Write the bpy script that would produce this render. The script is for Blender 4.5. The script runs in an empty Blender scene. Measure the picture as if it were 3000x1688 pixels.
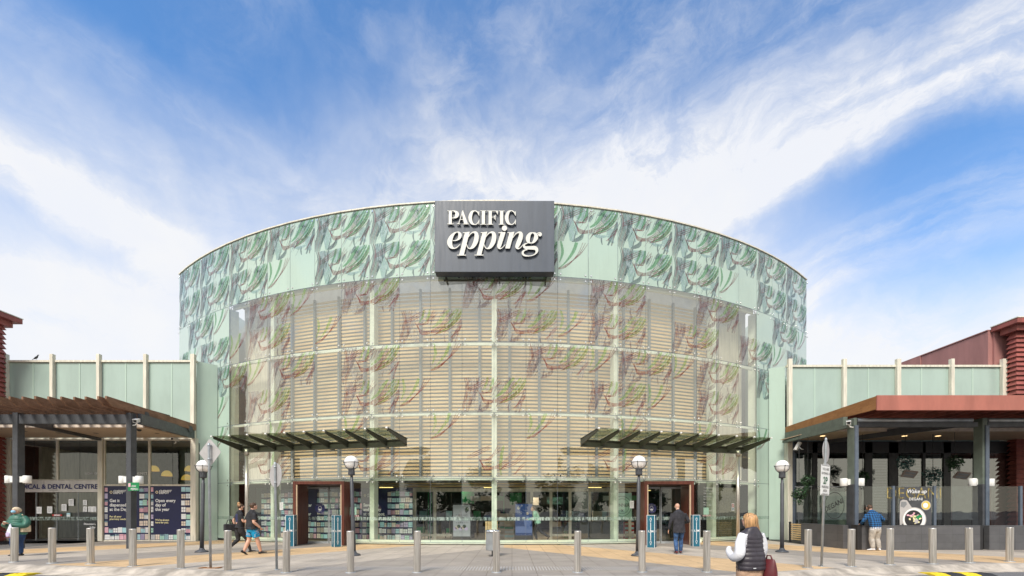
import bpy, bmesh, math, random
from mathutils import Vector, Matrix, kdtree
R = math.radians
sc = bpy.context.scene
col = sc.collection

# ------------------------------------------------------------------ camera
F, CX, HY, CH = 1311.6, 1500.0, 1497.0, 1.5      # focal length in photo pixels, principal column, horizon row, eye height
cam_d = bpy.data.cameras.new("camera")
cam = bpy.data.objects.new("camera", cam_d)
col.objects.link(cam)
cam.location = (0, 0, CH)
cam.rotation_euler = (R(90), 0, 0)
cam_d.sensor_width = 36
cam_d.lens = F / 3000 * 36
cam_d.shift_y = (HY - 844) / 3000
cam_d.clip_start = 0.05
cam_d.clip_end = 5000
sc.camera = cam

# ------------------------------------------------------------------ world: sky with thin cloud
SUN_EL, SUN_AZ = R(46), R(200)                   # azimuth clockwise from +Y: behind and a little left of the camera
world = bpy.data.worlds.new("World")
sc.world = world
world.use_nodes = True
wt = world.node_tree
wt.nodes.clear()


class NT:
    """small wrapper to write node graphs tersely"""
    def __init__(s, tree): s.t = tree
    def n(s, typ, **kw):
        nd = s.t.nodes.new(typ)
        for k, v in kw.items(): setattr(nd, k, v)
        return nd
    def l(s, a, b): s.t.links.new(a, b)
    def _in(s, sock, v):
        if v is None: return
        if hasattr(v, 'is_output') or isinstance(v, bpy.types.NodeSocket): s.l(v, sock)
        else:
            if hasattr(sock, 'default_value'):
                try: sock.default_value = v
                except Exception: sock.default_value = tuple(v) + (1.0,)
    def math(s, op, a, b=None, c=None, clamp=False):
        nd = s.n('ShaderNodeMath', operation=op, use_clamp=clamp)
        s._in(nd.inputs[0], a); s._in(nd.inputs[1], b)
        if c is not None: s._in(nd.inputs[2], c)
        return nd.outputs[0]
    def vm(s, op, a, b=None, scale=None):
        nd = s.n('ShaderNodeVectorMath', operation=op)
        s._in(nd.inputs[0], a)
        if b is not None: s._in(nd.inputs[1], b)
        if scale is not None: s._in(nd.inputs['Scale'], scale)
        return nd.outputs['Value'] if op in ('DOT_PRODUCT', 'LENGTH', 'DISTANCE') else nd.outputs[0]
    def mix(s, fac, a, b, blend='MIX'):
        nd = s.n('ShaderNodeMix', data_type='RGBA', blend_type=blend)
        s._in(nd.inputs[0], fac); s._in(nd.inputs[6], a); s._in(nd.inputs[7], b)
        return nd.outputs[2]
    def mr(s, v, a, b, c=0.0, d=1.0, smooth=True):
        nd = s.n('ShaderNodeMapRange', interpolation_type='SMOOTHSTEP' if smooth else 'LINEAR')
        s._in(nd.inputs[0], v)
        for i, q in enumerate((a, b, c, d)): nd.inputs[i + 1].default_value = q
        return nd.outputs[0]
    def noise(s, vec, scale, detail=4, rough=0.55, dist=0.0, out=0):
        nd = s.n('ShaderNodeTexNoise')
        if vec is not None: s.l(vec, nd.inputs['Vector'])
        nd.inputs['Scale'].default_value = scale; nd.inputs['Detail'].default_value = detail
        nd.inputs['Roughness'].default_value = rough; nd.inputs['Distortion'].default_value = dist
        return nd.outputs[out]
    def mapping(s, vec, loc=(0, 0, 0), rot=(0, 0, 0), scale=(1, 1, 1)):
        nd = s.n('ShaderNodeMapping')
        s.l(vec, nd.inputs[0]); nd.inputs[1].default_value = loc; nd.inputs[2].default_value = rot; nd.inputs[3].default_value = scale
        return nd.outputs[0]


def pdir(x, y):
    return Vector(((x - CX) / F, 1.0, (HY - y) / F)).normalized()


w = NT(wt)
tc = w.n('ShaderNodeTexCoord').outputs['Generated']
sky = w.n('ShaderNodeTexSky', sky_type='NISHITA', sun_disc=False, sun_elevation=SUN_EL, sun_rotation=SUN_AZ,
          altitude=50, air_density=1.0, dust_density=0.35, ozone_density=2.2)
skyc = w.mix(1.0, sky.outputs[0], (1.12, 1.72, 2.12, 1), 'MULTIPLY')
# wobble the direction so that the cloud bands get torn edges
wob = w.vm('SUBTRACT', w.noise(tc, 5.5, 6, 0.6, out=1), (0.5, 0.5, 0.5))
wob2 = w.vm('SUBTRACT', w.noise(tc, 1.7, 3, 0.5, out=1), (0.5, 0.5, 0.5))
dv = w.vm('ADD', tc, w.vm('ADD', w.vm('SCALE', wob, scale=0.09), w.vm('SCALE', wob2, scale=0.10)))
sep = w.n('ShaderNodeSeparateXYZ'); w.l(tc, sep.inputs[0])
SX, SY, SZ = sep.outputs


def band(a, b, up, dn, amp):
    """cloud bank along the great circle through two sky directions, soft above (up) and sharper below (dn)"""
    n = pdir(*a).cross(pdir(*b)).normalized()
    if n.z < 0: n = -n
    d = w.vm('DOT_PRODUCT', dv, tuple(n))
    m = w.math('MULTIPLY', w.mr(d, up, 0.0), w.mr(d, -dn, 0.0))
    return w.math('MULTIPLY', m, amp), n


def streak(a, b, sc_, seed):
    """fine cirrus fibres running along the circle a-b"""
    n = pdir(*a).cross(pdir(*b)).normalized(); t = (pdir(*b) - pdir(*a)).normalized(); m = n.cross(t)
    c = w.n('ShaderNodeCombineXYZ')
    w.l(w.math('MULTIPLY', w.vm('DOT_PRODUCT', dv, tuple(n)), sc_), c.inputs[0])
    w.l(w.math('MULTIPLY', w.vm('DOT_PRODUCT', dv, tuple(t)), sc_ * 0.13), c.inputs[1])
    c.inputs[2].default_value = seed
    return w.noise(c.outputs[0], 1.0, 7, 0.62, 0.4)


tex = w.mr(w.noise(w.mapping(dv, scale=(1.0, 1.0, 1.7)), 9.0, 9, 0.68, 0.5), 0.30, 0.70)      # fine torn texture in all the cloud
b1, n1 = band((1950, 660), (3000, 215), 0.15, 0.06, 0.80)
b1b, _ = band((1500, 560), (3000, 60), 0.24, 0.16, 0.28)
b2, _ = band((2250, 900), (3000, 600), 0.10, 0.07, 0.42)
b3, _ = band((0, 440), (520, 745), 0.07, 0.06, 0.70)
b4, _ = band((0, 800), (560, 880), 0.06, 0.045, 0.55)
b5, _ = band((0, 360), (900, 700), 0.14, 0.1, 0.10)
b6, _ = band((0, 10), (420, 240), 0.05, 0.03, 0.22)
right = w.mr(SX, -0.10, 0.32); right2 = w.mr(SX, 0.16, 0.42)
left = w.mr(SX, -0.02, -0.36); left2 = w.mr(SX, -0.30, -0.55)
stR = streak((1950, 655), (3000, 205), 17, 3.1)
stL = streak((0, 440), (520, 745), 13, 8.2)
fibR = w.mr(stR, 0.28, 0.68); fibL = w.mr(stL, 0.28, 0.66)
sR = w.math('MULTIPLY', w.math('ADD', b1, w.math('ADD', w.math('MULTIPLY', b1b, fibR), w.math('MULTIPLY', w.math('MULTIPLY', b2, right2), fibR))), right)
sR = w.math('MULTIPLY', sR, w.mr(stR, 0.15, 0.62, 0.35, 1.0))
sL = w.math('MULTIPLY', w.math('ADD', b3, w.math('ADD', w.math('MULTIPLY', b4, fibL), w.math('ADD', b5, w.math('MULTIPLY', w.math('MULTIPLY', b6, fibL), left2)))), left)
sL = w.math('MULTIPLY', sL, w.mr(stL, 0.15, 0.65, 0.45, 1.0))
veil = w.math('MULTIPLY', w.mr(w.noise(dv, 2.6, 5, 0.6), 0.34, 0.70), 0.48)
HZ = w.math('ADD', SZ, w.math('MULTIPLY', w.math('ABSOLUTE', SX), 0.25))
haze = w.mr(w.math('ADD', HZ, w.math('MULTIPLY', w.math('SUBTRACT', w.noise(dv, 3.2, 5, 0.6), 0.5), 0.30)), 0.81, 0.50)                       # the sky whitens towards the roofs
low = w.math('MULTIPLY', haze, w.math('ADD', w.mr(w.noise(dv, 3.0, 5, 0.6), 0.30, 0.62, 0.62, 0.86), w.mr(HZ, 0.56, 0.40, 0.0, 0.30)))
hole = w.mr(w.vm('DISTANCE', dv, tuple(pdir(2900, 470))), 0.06, 0.30, 0.12, 1.0)   # a clear blue gap on the right
hole2 = w.mr(w.vm('DISTANCE', dv, tuple(pdir(230, 260))), 0.10, 0.40, 0.15, 1.0)
low = w.math('MULTIPLY', low, hole)
cl = w.math('ADD', w.math('MULTIPLY', w.math('ADD', sR, sL), w.math('ADD', 0.62, w.math('MULTIPLY', tex, 0.62))), w.math('ADD', w.math('MULTIPLY', w.math('MULTIPLY', w.math('MULTIPLY', veil, tex), hole), hole2), w.math('MULTIPLY', low, w.math('ADD', 0.90, w.math('MULTIPLY', tex, 0.12)))))
back = w.math('MULTIPLY', w.mr(SY, 0.15, -0.15), w.mr(w.noise(dv, 1.9, 5, 0.6), 0.42, 0.58, 0.18, 1.0))   # broken cloud behind the camera
cl = w.math('MINIMUM', w.math('MAXIMUM', cl, back), 0.96)
cloudc = w.mix(w.mr(w.noise(dv, 4.5, 5, 0.6), 0.35, 0.7), (7.45, 7.6, 8.0, 1), (8.0, 7.95, 7.9, 1))
cloudc = w.mix(w.math('MULTIPLY', w.mr(SY, 0.1, -0.3), w.mr(SZ, 0.75, 0.1)), cloudc, (9.4, 8.7, 7.2, 1))   # warmer cloud low down behind the camera
tot = w.mix(cl, skyc, cloudc)
bgd = w.n('ShaderNodeBackground'); w.l(tot, bgd.inputs[0]); bgd.inputs[1].default_value = 0.1
w.l(bgd.outputs[0], w.n('ShaderNodeOutputWorld').inputs[0])

sun_d = bpy.data.lights.new("sun", 'SUN')
sun = bpy.data.objects.new("sun", sun_d); col.objects.link(sun)
sun_d.energy = 3.3; sun_d.angle = R(19); sun_d.color = (1.0, 0.93, 0.82)
to_sun = Vector((math.sin(SUN_AZ) * math.cos(SUN_EL), math.cos(SUN_AZ) * math.cos(SUN_EL), math.sin(SUN_EL)))
sun.rotation_euler = to_sun.to_track_quat('Z', 'Y').to_euler()
sun.location = (0, 0, 60)

vs = sc.view_settings
vs.view_transform = 'Standard'; vs.look = 'None'; vs.exposure = 0.28; vs.gamma = 1.0; vs.use_curve_mapping = False
cy = sc.cycles
cy.max_bounces = 8; cy.transparent_max_bounces = 24; cy.glossy_bounces = 4; cy.transmission_bounces = 4; cy.diffuse_bounces = 3
cy.use_denoising = True; cy.caustics_reflective = False; cy.caustics_refractive = False
cy.sample_clamp_indirect = 4


# ------------------------------------------------------------------ placing helpers
def W(x, y, Y):                                   # the world point at depth Y whose place in the photo is (x, y)
    return Vector(((x - CX) * Y / F, Y, CH - (y - HY) * Y / F))
def G(x, y, z=0.0):                               # the point of the level z seen at (x, y)
    Y = F * (CH - z) / (y - HY)
    return Vector(((x - CX) * Y / F, Y, z))
def XA(x, Y): return (x - CX) * Y / F
def ZA(y, Y): return CH - (y - HY) * Y / F


def tag(o, label=None, cat=None, group=None, kind=None):
    if label: o["label"] = label
    if cat: o["category"] = cat
    if group: o["group"] = group
    if kind: o["kind"] = kind
    return o


def thing(name, label, cat, loc=(0, 0, 0), rz=0, group=None):
    o = bpy.data.objects.new(name, None); col.objects.link(o)
    o.location = loc; o.rotation_euler = (0, 0, rz); o.empty_display_size = 0.2
    return tag(o, label, cat, group)


def org(o):
    p = Vector((0, 0, 0))
    while o is not None: p = p + o.location; o = o.parent
    return p


def copy_tree(o, parent=None):
    c = o.copy(); col.objects.link(c); c.parent = parent
    for ch in o.children: copy_tree(ch, c)
    return c


class MB:
    """mesh builder: collects shapes, links them as one mesh"""
    def __init__(s): s.v = []; s.f = []; s.m = []; s.s = []
    def face(s, pts, m=0, sm=False):
        b = len(s.v); s.v += [Vector(p) for p in pts]; s.f.append(tuple(range(b, b + len(pts)))); s.m.append(m); s.s.append(sm); return s
    def box(s, a, b, m=0):
        x0, y0, z0 = a; x1, y1, z1 = b
        return s.hexa([(x0, y0, z0), (x1, y0, z0), (x1, y1, z0), (x0, y1, z0), (x0, y0, z1), (x1, y0, z1), (x1, y1, z1), (x0, y1, z1)], m)
    def hexa(s, p, m=0):
        b = len(s.v); s.v += [Vector(q) for q in p]
        for f in ((0, 3, 2, 1), (4, 5, 6, 7), (0, 1, 5, 4), (1, 2, 6, 5), (2, 3, 7, 6), (3, 0, 4, 7)):
            s.f.append(tuple(b + i for i in f)); s.m.append(m); s.s.append(False)
        return s
    def obox(s, c, ux, uy, uz, m=0):               # half vectors
        c, ux, uy, uz = Vector(c), Vector(ux), Vector(uy), Vector(uz)
        return s.hexa([c - ux - uy - uz, c + ux - uy - uz, c + ux + uy - uz, c - ux + uy - uz,
                       c - ux - uy + uz, c + ux - uy + uz, c + ux + uy + uz, c - ux + uy + uz], m)
    def beam(s, a, b, wd, h, m=0, up=(0, 0, 1)):
        a, b = Vector(a), Vector(b); t = (b - a); L = t.length; t.normalize()
        sd = t.cross(Vector(up)).normalized(); u = sd.cross(t).normalized()
        return s.obox((a + b) / 2, t * L / 2, sd * wd / 2, u * h / 2, m)
    def ring(s, pts): b = len(s.v); s.v += [Vector(p) for p in pts]; return b
    def loft(s, rings, m=0, sm=True, cap=True, closed=True):
        n = len(rings[0]); ids = [s.ring(r) for r in rings]
        for i in range(len(ids) - 1):
            for j in range(n if closed else n - 1):
                k = (j + 1) % n
                s.f.append((ids[i] + j, ids[i] + k, ids[i + 1] + k, ids[i + 1] + j)); s.m.append(m); s.s.append(sm)
        if cap:
            s.f.append(tuple(ids[0] + j for j in range(n))[::-1]); s.m.append(m); s.s.append(False)
            s.f.append(tuple(ids[-1] + j for j in range(n))); s.m.append(m); s.s.append(False)
        return s
    def tube(s, pts, r, n=10, m=0, sm=True, cap=True):
        pts = [Vector(p) for p in pts]
        rs = r if isinstance(r, (list, tuple)) else [r] * len(pts)
        rings = []; hint = None
        for i, p in enumerate(pts):
            t = (pts[min(i + 1, len(pts) - 1)] - pts[max(i - 1, 0)]).normalized()
            if hint is None: hint = Vector((1, 0, 0)) if abs(t.x) < 0.8 else Vector((0, 1, 0))
            u = (hint - t * hint.dot(t)).normalized(); hint = u; v = t.cross(u)
            rings.append([p + (u * math.cos(2 * math.pi * k / n) + v * math.sin(2 * math.pi * k / n)) * rs[i] for k in range(n)])
        return s.loft(rings, m, sm, cap)
    def lathe(s, prof, c=(0, 0, 0), n=20, m=0, sm=True, cap=True):
        c = Vector(c)
        return s.loft([[c + Vector((r * math.cos(2 * math.pi * k / n), r * math.sin(2 * math.pi * k / n), z)) for k in range(n)] for r, z in prof], m, sm, cap)
    def sphere(s, c, r, nu=16, nv=10, m=0, rot=None):
        c = Vector(c); r = Vector(r if isinstance(r, (tuple, list, Vector)) else (r, r, r)); rings = []
        for i in range(nv + 1):
            a = math.pi * (i + 0.001) / (nv + 0.002); q = []
            for k in range(nu):
                b = 2 * math.pi * k / nu
                p = Vector((r.x * math.sin(a) * math.cos(b), r.y * math.sin(a) * math.sin(b), -r.z * math.cos(a)))
                if rot is not None: p = rot @ p
                q.append(c + p)
            rings.append(q)
        return s.loft(rings, m, True, True)
    def disc(s, c, nrm, r, n=12, m=0, ry=None, up=(0, 0, 1)):
        c, nrm = Vector(c), Vector(nrm).normalized(); u = Vector(up).cross(nrm).normalized(); v = nrm.cross(u)
        return s.face([c + u * r * math.cos(2 * math.pi * k / n) + v * (ry or r) * math.sin(2 * math.pi * k / n) for k in range(n)], m)
    def cyl(s, c, nrm, r, h, n=14, m=0):           # short solid disc along nrm, from c
        c, nrm = Vector(c), Vector(nrm).normalized()
        return s.tube([c, c + nrm * h], r, n, m, True)
    def prism(s, pts, o, ux, uy, nv, d, m=0, ms=None):  # 2D outline on a plane, extruded by -nv*d behind the face
        o, ux, uy, nv = Vector(o), Vector(ux), Vector(uy), Vector(nv)
        a = [o + ux * p[0] + uy * p[1] for p in pts]; b = [p - nv * d for p in a]; n = len(a)
        i0 = s.ring(a); i1 = s.ring(b)
        s.f.append(tuple(i0 + k for k in range(n))); s.m.append(m); s.s.append(False)
        s.f.append(tuple(i1 + k for k in range(n))[::-1]); s.m.append(m); s.s.append(False)
        for k in range(n):
            j = (k + 1) % n
            s.f.append((i0 + k, i0 + j, i1 + j, i1 + k)); s.m.append(m if ms is None else ms); s.s.append(False)
        return s
    def text(s, body, size, o, ux=(1, 0, 0), uy=(0, 0, 1), m=0, bold=0.0, align='CENTER', ext=0.0, xs=1.0, shear=0.0):
        c = bpy.data.curves.new("t", 'FONT'); c.body = body; c.size = size; c.align_x = align; c.align_y = 'BOTTOM_BASELINE'
        c.offset = bold * size; c.extrude = ext; c.shear = shear; c.resolution_u = 3; c.space_line = 0.95
        ob = bpy.data.objects.new("t", c); col.objects.link(ob)
        dg = bpy.context.evaluated_depsgraph_get(); me = bpy.data.meshes.new_from_object(ob.evaluated_get(dg))
        o, ux, uy = Vector(o), Vector(ux).normalized(), Vector(uy).normalized(); nz = ux.cross(uy)
        b = len(s.v)
        for v in me.vertices: s.v.append(o + ux * v.co.x * xs + uy * v.co.y + nz * v.co.z)
        for p in me.polygons: s.f.append(tuple(b + i for i in p.vertices)); s.m.append(m); s.s.append(False)
        bpy.data.objects.remove(ob); bpy.data.curves.remove(c); bpy.data.meshes.remove(me)
        return s
    def mesh(s, name, mats, off=None):
        me = bpy.data.meshes.new(name)
        off = off or Vector((0, 0, 0))
        me.from_pydata([v - off for v in s.v], [], s.f)
        for mt in (mats if isinstance(mats, (list, tuple)) else [mats]): me.materials.append(mt)
        me.polygons.foreach_set('material_index', s.m); me.polygons.foreach_set('use_smooth', s.s); me.update()
        return me
    def build(s, name, mats, parent=None, label=None, cat=None, group=None, kind=None, bevel=0, local=False, base=None):
        off = Vector((0, 0, 0)) if local else org(parent)
        if parent is None and base is not None: off = Vector(base)
        o = bpy.data.objects.new(name, s.mesh(name, mats, off)); col.objects.link(o); o.parent = parent
        if parent is None and base is not None: o.location = base
        if bevel:
            bm_ = o.modifiers.new('bevel', 'BEVEL'); bm_.width = bevel; bm_.segments = 2; bm_.limit_method = 'ANGLE'; bm_.angle_limit = R(50)
        return tag(o, label, cat, group, kind)


# ------------------------------------------------------------------ materials
def new_mat(name):
    m = bpy.data.materials.new(name); m.use_nodes = True; m.node_tree.nodes.clear(); return m, NT(m.node_tree)


def out(t, sh): t.l(sh, t.n('ShaderNodeOutputMaterial').inputs[0])


def pbr(name, c, rough=0.6, metal=0.0, spec=0.5, var=0.08, vs_=3.0, bump=0.0, bs=40.0, c2=None, coat=0.0, stretch=None, sub=0.0):
    """plain surface with slight procedural unevenness of tone, gloss and relief"""
    m, t = new_mat(name)
    co = t.n('ShaderNodeTexCoord').outputs['Object']
    cv = t.mapping(co, scale=stretch) if stretch else co
    n1 = t.noise(cv, vs_, 5, 0.6)
    lo = tuple(q * (1 - var * 1.6) for q in c); hi = tuple(min(1, q * (1 + var * 1.6)) for q in c)
    base = t.mix(t.mr(n1, 0.3, 0.7), lo + (1,), (c2 or hi) + (1,))
    p = t.n('ShaderNodeBsdfPrincipled'); t.l(base, p.inputs['Base Color'])
    t.l(t.mr(t.noise(cv, vs_ * 2.7, 3), 0.3, 0.7, max(0.02, rough - 0.08), min(1, rough + 0.08)), p.inputs['Roughness'])
    p.inputs['Metallic'].default_value = metal; p.inputs['Specular IOR Level'].default_value = spec
    p.inputs['Coat Weight'].default_value = coat
    if sub: p.inputs['Subsurface Weight'].default_value = sub; p.inputs['Subsurface Radius'].default_value = (1, 1, 1); p.inputs['Subsurface Scale'].default_value = 0.25
    if bump:
        b = t.n('ShaderNodeBump'); b.inputs['Strength'].default_value = bump; b.inputs['Distance'].default_value = 0.01
        t.l(t.noise(cv, bs, 4), b.inputs['Height']); t.l(b.outputs[0], p.inputs['Normal'])
    out(t, p.outputs[0]); return m


def glass(name, tint=(0.93, 0.97, 0.95), f0=0.07, rough=0.0, veil=0.0, vcol=(0.8, 0.85, 0.8)):
    """thin pane: see-through, mirrors more at grazing angles"""
    m, t = new_mat(name)
    lw = t.n('ShaderNodeLayerWeight'); lw.inputs[0].default_value = 0.5
    fr = t.math('ADD', t.math('MULTIPLY', t.math('POWER', lw.outputs['Facing'], 4.0), 1 - f0), f0, clamp=True)
    tr = t.n('ShaderNodeBsdfTransparent'); tr.inputs[0].default_value = tint + (1,)
    gl = t.n('ShaderNodeBsdfGlossy'); gl.inputs['Color'].default_value = (0.95, 0.97, 0.96, 1); gl.inputs['Roughness'].default_value = rough
    co = t.n('ShaderNodeTexCoord').outputs['Object']
    b = t.n('ShaderNodeBump'); b.inputs['Strength'].default_value = 0.12; b.inputs['Distance'].default_value = 0.02
    t.l(t.noise(co, 0.9, 2), b.inputs['Height']); t.l(b.outputs[0], gl.inputs['Normal'])
    base = tr.outputs[0]
    if veil:
        df = t.n('ShaderNodeBsdfDiffuse'); df.inputs[0].default_value = vcol + (1,)
        mx = t.n('ShaderNodeMixShader'); mx.inputs[0].default_value = veil; t.l(tr.outputs[0], mx.inputs[1]); t.l(df.outputs[0], mx.inputs[2]); base = mx.outputs[0]
    mx = t.n('ShaderNodeMixShader'); t.l(fr, mx.inputs[0]); t.l(base, mx.inputs[1]); t.l(gl.outputs[0], mx.inputs[2])
    out(t, mx.outputs[0]); return m


def glaze(t, base, f0=0.05, k=0.95):
    """the mirror sheen of the glass over whatever lies under it"""
    lw = t.n('ShaderNodeLayerWeight'); lw.inputs[0].default_value = 0.5
    fr = t.math('ADD', t.math('MULTIPLY', t.math('POWER', lw.outputs['Facing'], 3.2), k), f0, clamp=True)
    gl = t.n('ShaderNodeBsdfGlossy'); gl.inputs['Color'].default_value = (0.95, 0.97, 0.96, 1); gl.inputs['Roughness'].default_value = 0.03
    mx = t.n('ShaderNodeMixShader'); t.l(fr, mx.inputs[0]); t.l(base, mx.inputs[1]); t.l(gl.outputs[0], mx.inputs[2]); return mx.outputs[0]


def backed(name, c, var=0.05):
    """glass with an opaque coloured backing, slightly uneven"""
    m, t = new_mat(name); co = t.n('ShaderNodeTexCoord').outputs['Object']
    n1 = t.noise(t.mapping(co, scale=(1, 1, .4)), .8, 5, .6); st = t.noise(t.mapping(co, scale=(6, 6, .25)), 1.5, 4, .6)
    base = t.mix(t.mr(n1, .3, .7), tuple(q * (1 - var) for q in c) + (1,), tuple(q * (1 + var) for q in c) + (1,))
    base = t.mix(t.mr(st, .55, .75, 0, .18), base, tuple(q * .7 for q in c) + (1,))
    p = t.n('ShaderNodeBsdfPrincipled'); t.l(base, p.inputs['Base Color']); p.inputs['Roughness'].default_value = .35; p.inputs['Specular IOR Level'].default_value = .2
    out(t, glaze(t, p.outputs[0])); return m


def film(name, c, a):
    """ink printed on glass: partly see-through"""
    m, t = new_mat(name)
    tr = t.n('ShaderNodeBsdfTransparent'); tr.inputs[0].default_value = tuple(0.55 + 0.45 * q for q in c) + (1,)
    p = t.n('ShaderNodeBsdfPrincipled'); p.inputs['Base Color'].default_value = c + (1,); p.inputs['Roughness'].default_value = 0.35
    co = t.n('ShaderNodeTexCoord').outputs['Object']
    al = t.math('MULTIPLY', t.mr(t.noise(co, 4.0, 4, 0.6), 0.3, 0.7, max(0, a - 0.15), min(1, a + 0.10)), t.mr(t.noise(t.mapping(co, rot=(0, R(35), 0), scale=(9, 9, 2.2)), 1.6, 6, 0.7), 0.40, 0.58, 0.12, 1.0))
    mx = t.n('ShaderNodeMixShader'); t.l(al, mx.inputs[0])
    t.l(tr.outputs[0], mx.inputs[1]); t.l(glaze(t, p.outputs[0]), mx.inputs[2]); out(t, mx.outputs[0]); return m


def wash(name, tint, c, a):
    """thin ink on clear glass: mostly stains what is seen through it"""
    m, t = new_mat(name)
    tr = t.n('ShaderNodeBsdfTransparent'); df = t.n('ShaderNodeBsdfDiffuse'); df.inputs[0].default_value = c + (1,)
    co = t.n('ShaderNodeTexCoord').outputs['Object']
    t.l(t.mix(t.mr(t.noise(t.mapping(co, rot=(0, R(35), 0), scale=(9, 9, 2.2)), 1.6, 6, 0.7), 0.40, 0.56), (1, 1, 1, 1), tint + (1,)), tr.inputs[0])
    mx = t.n('ShaderNodeMixShader'); t.l(t.mr(t.noise(co, 3.0, 4, 0.6), 0.3, 0.7, a * .6, a * 1.3), mx.inputs[0])
    t.l(tr.outputs[0], mx.inputs[1]); t.l(df.outputs[0], mx.inputs[2]); out(t, mx.outputs[0]); return m


def emis(name, c, s):
    m, t = new_mat(name); e = t.n('ShaderNodeEmission'); e.inputs[0].default_value = c + (1,); e.inputs[1].default_value = s
    out(t, e.outputs[0]); return m


def lit(name, c, e, s):
    m, t = new_mat(name); p = t.n('ShaderNodeBsdfPrincipled'); p.inputs['Base Color'].default_value = c + (1,); p.inputs['Roughness'].default_value = 0.3
    p.inputs['Emission Color'].default_value = e + (1,); p.inputs['Emission Strength'].default_value = s; out(t, p.outputs[0]); return m


def wood(name, c1, c2, stretch=(2, 2, 14), rough=0.65, sc_=1.6):
    m, t = new_mat(name)
    co = t.mapping(t.n('ShaderNodeTexCoord').outputs['Object'], scale=stretch)
    n1 = t.noise(co, sc_, 6, 0.65, 0.6)
    base = t.mix(t.mr(n1, 0.32, 0.68), c1 + (1,), c2 + (1,))
    base = t.mix(t.mr(t.noise(co, sc_ * 5, 4), 0.55, 0.75, 0, 0.5), base, tuple(q * 0.45 for q in c1) + (1,))
    p = t.n('ShaderNodeBsdfPrincipled'); t.l(base, p.inputs['Base Color']); p.inputs['Roughness'].default_value = rough
    b = t.n('ShaderNodeBump'); b.inputs['Strength'].default_value = 0.25; b.inputs['Distance'].default_value = 0.01
    t.l(n1, b.inputs['Height']); t.l(b.outputs[0], p.inputs['Normal']); out(t, p.outputs[0]); return m


def asphalt():
    m, t = new_mat('asphalt')
    co = t.n('ShaderNodeTexCoord').outputs['Object']
    base = t.mix(t.mr(t.noise(co, 0.35, 6, 0.6), 0.35, 0.65), (0.10, 0.10, 0.105, 1), (0.155, 0.15, 0.15, 1))
    base = t.mix(t.mr(t.noise(co, 90, 2), 0.45, 0.7), base, (0.28, 0.27, 0.26, 1))
    p = t.n('ShaderNodeBsdfPrincipled'); t.l(base, p.inputs['Base Color']); p.inputs['Roughness'].default_value = 0.85
    b = t.n('ShaderNodeBump'); b.inputs['Strength'].default_value = 0.5; b.inputs['Distance'].default_value = 0.01
    t.l(t.noise(co, 120, 2), b.inputs['Height']); t.l(b.outputs[0], p.inputs['Normal']); out(t, p.outputs[0]); return m


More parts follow.
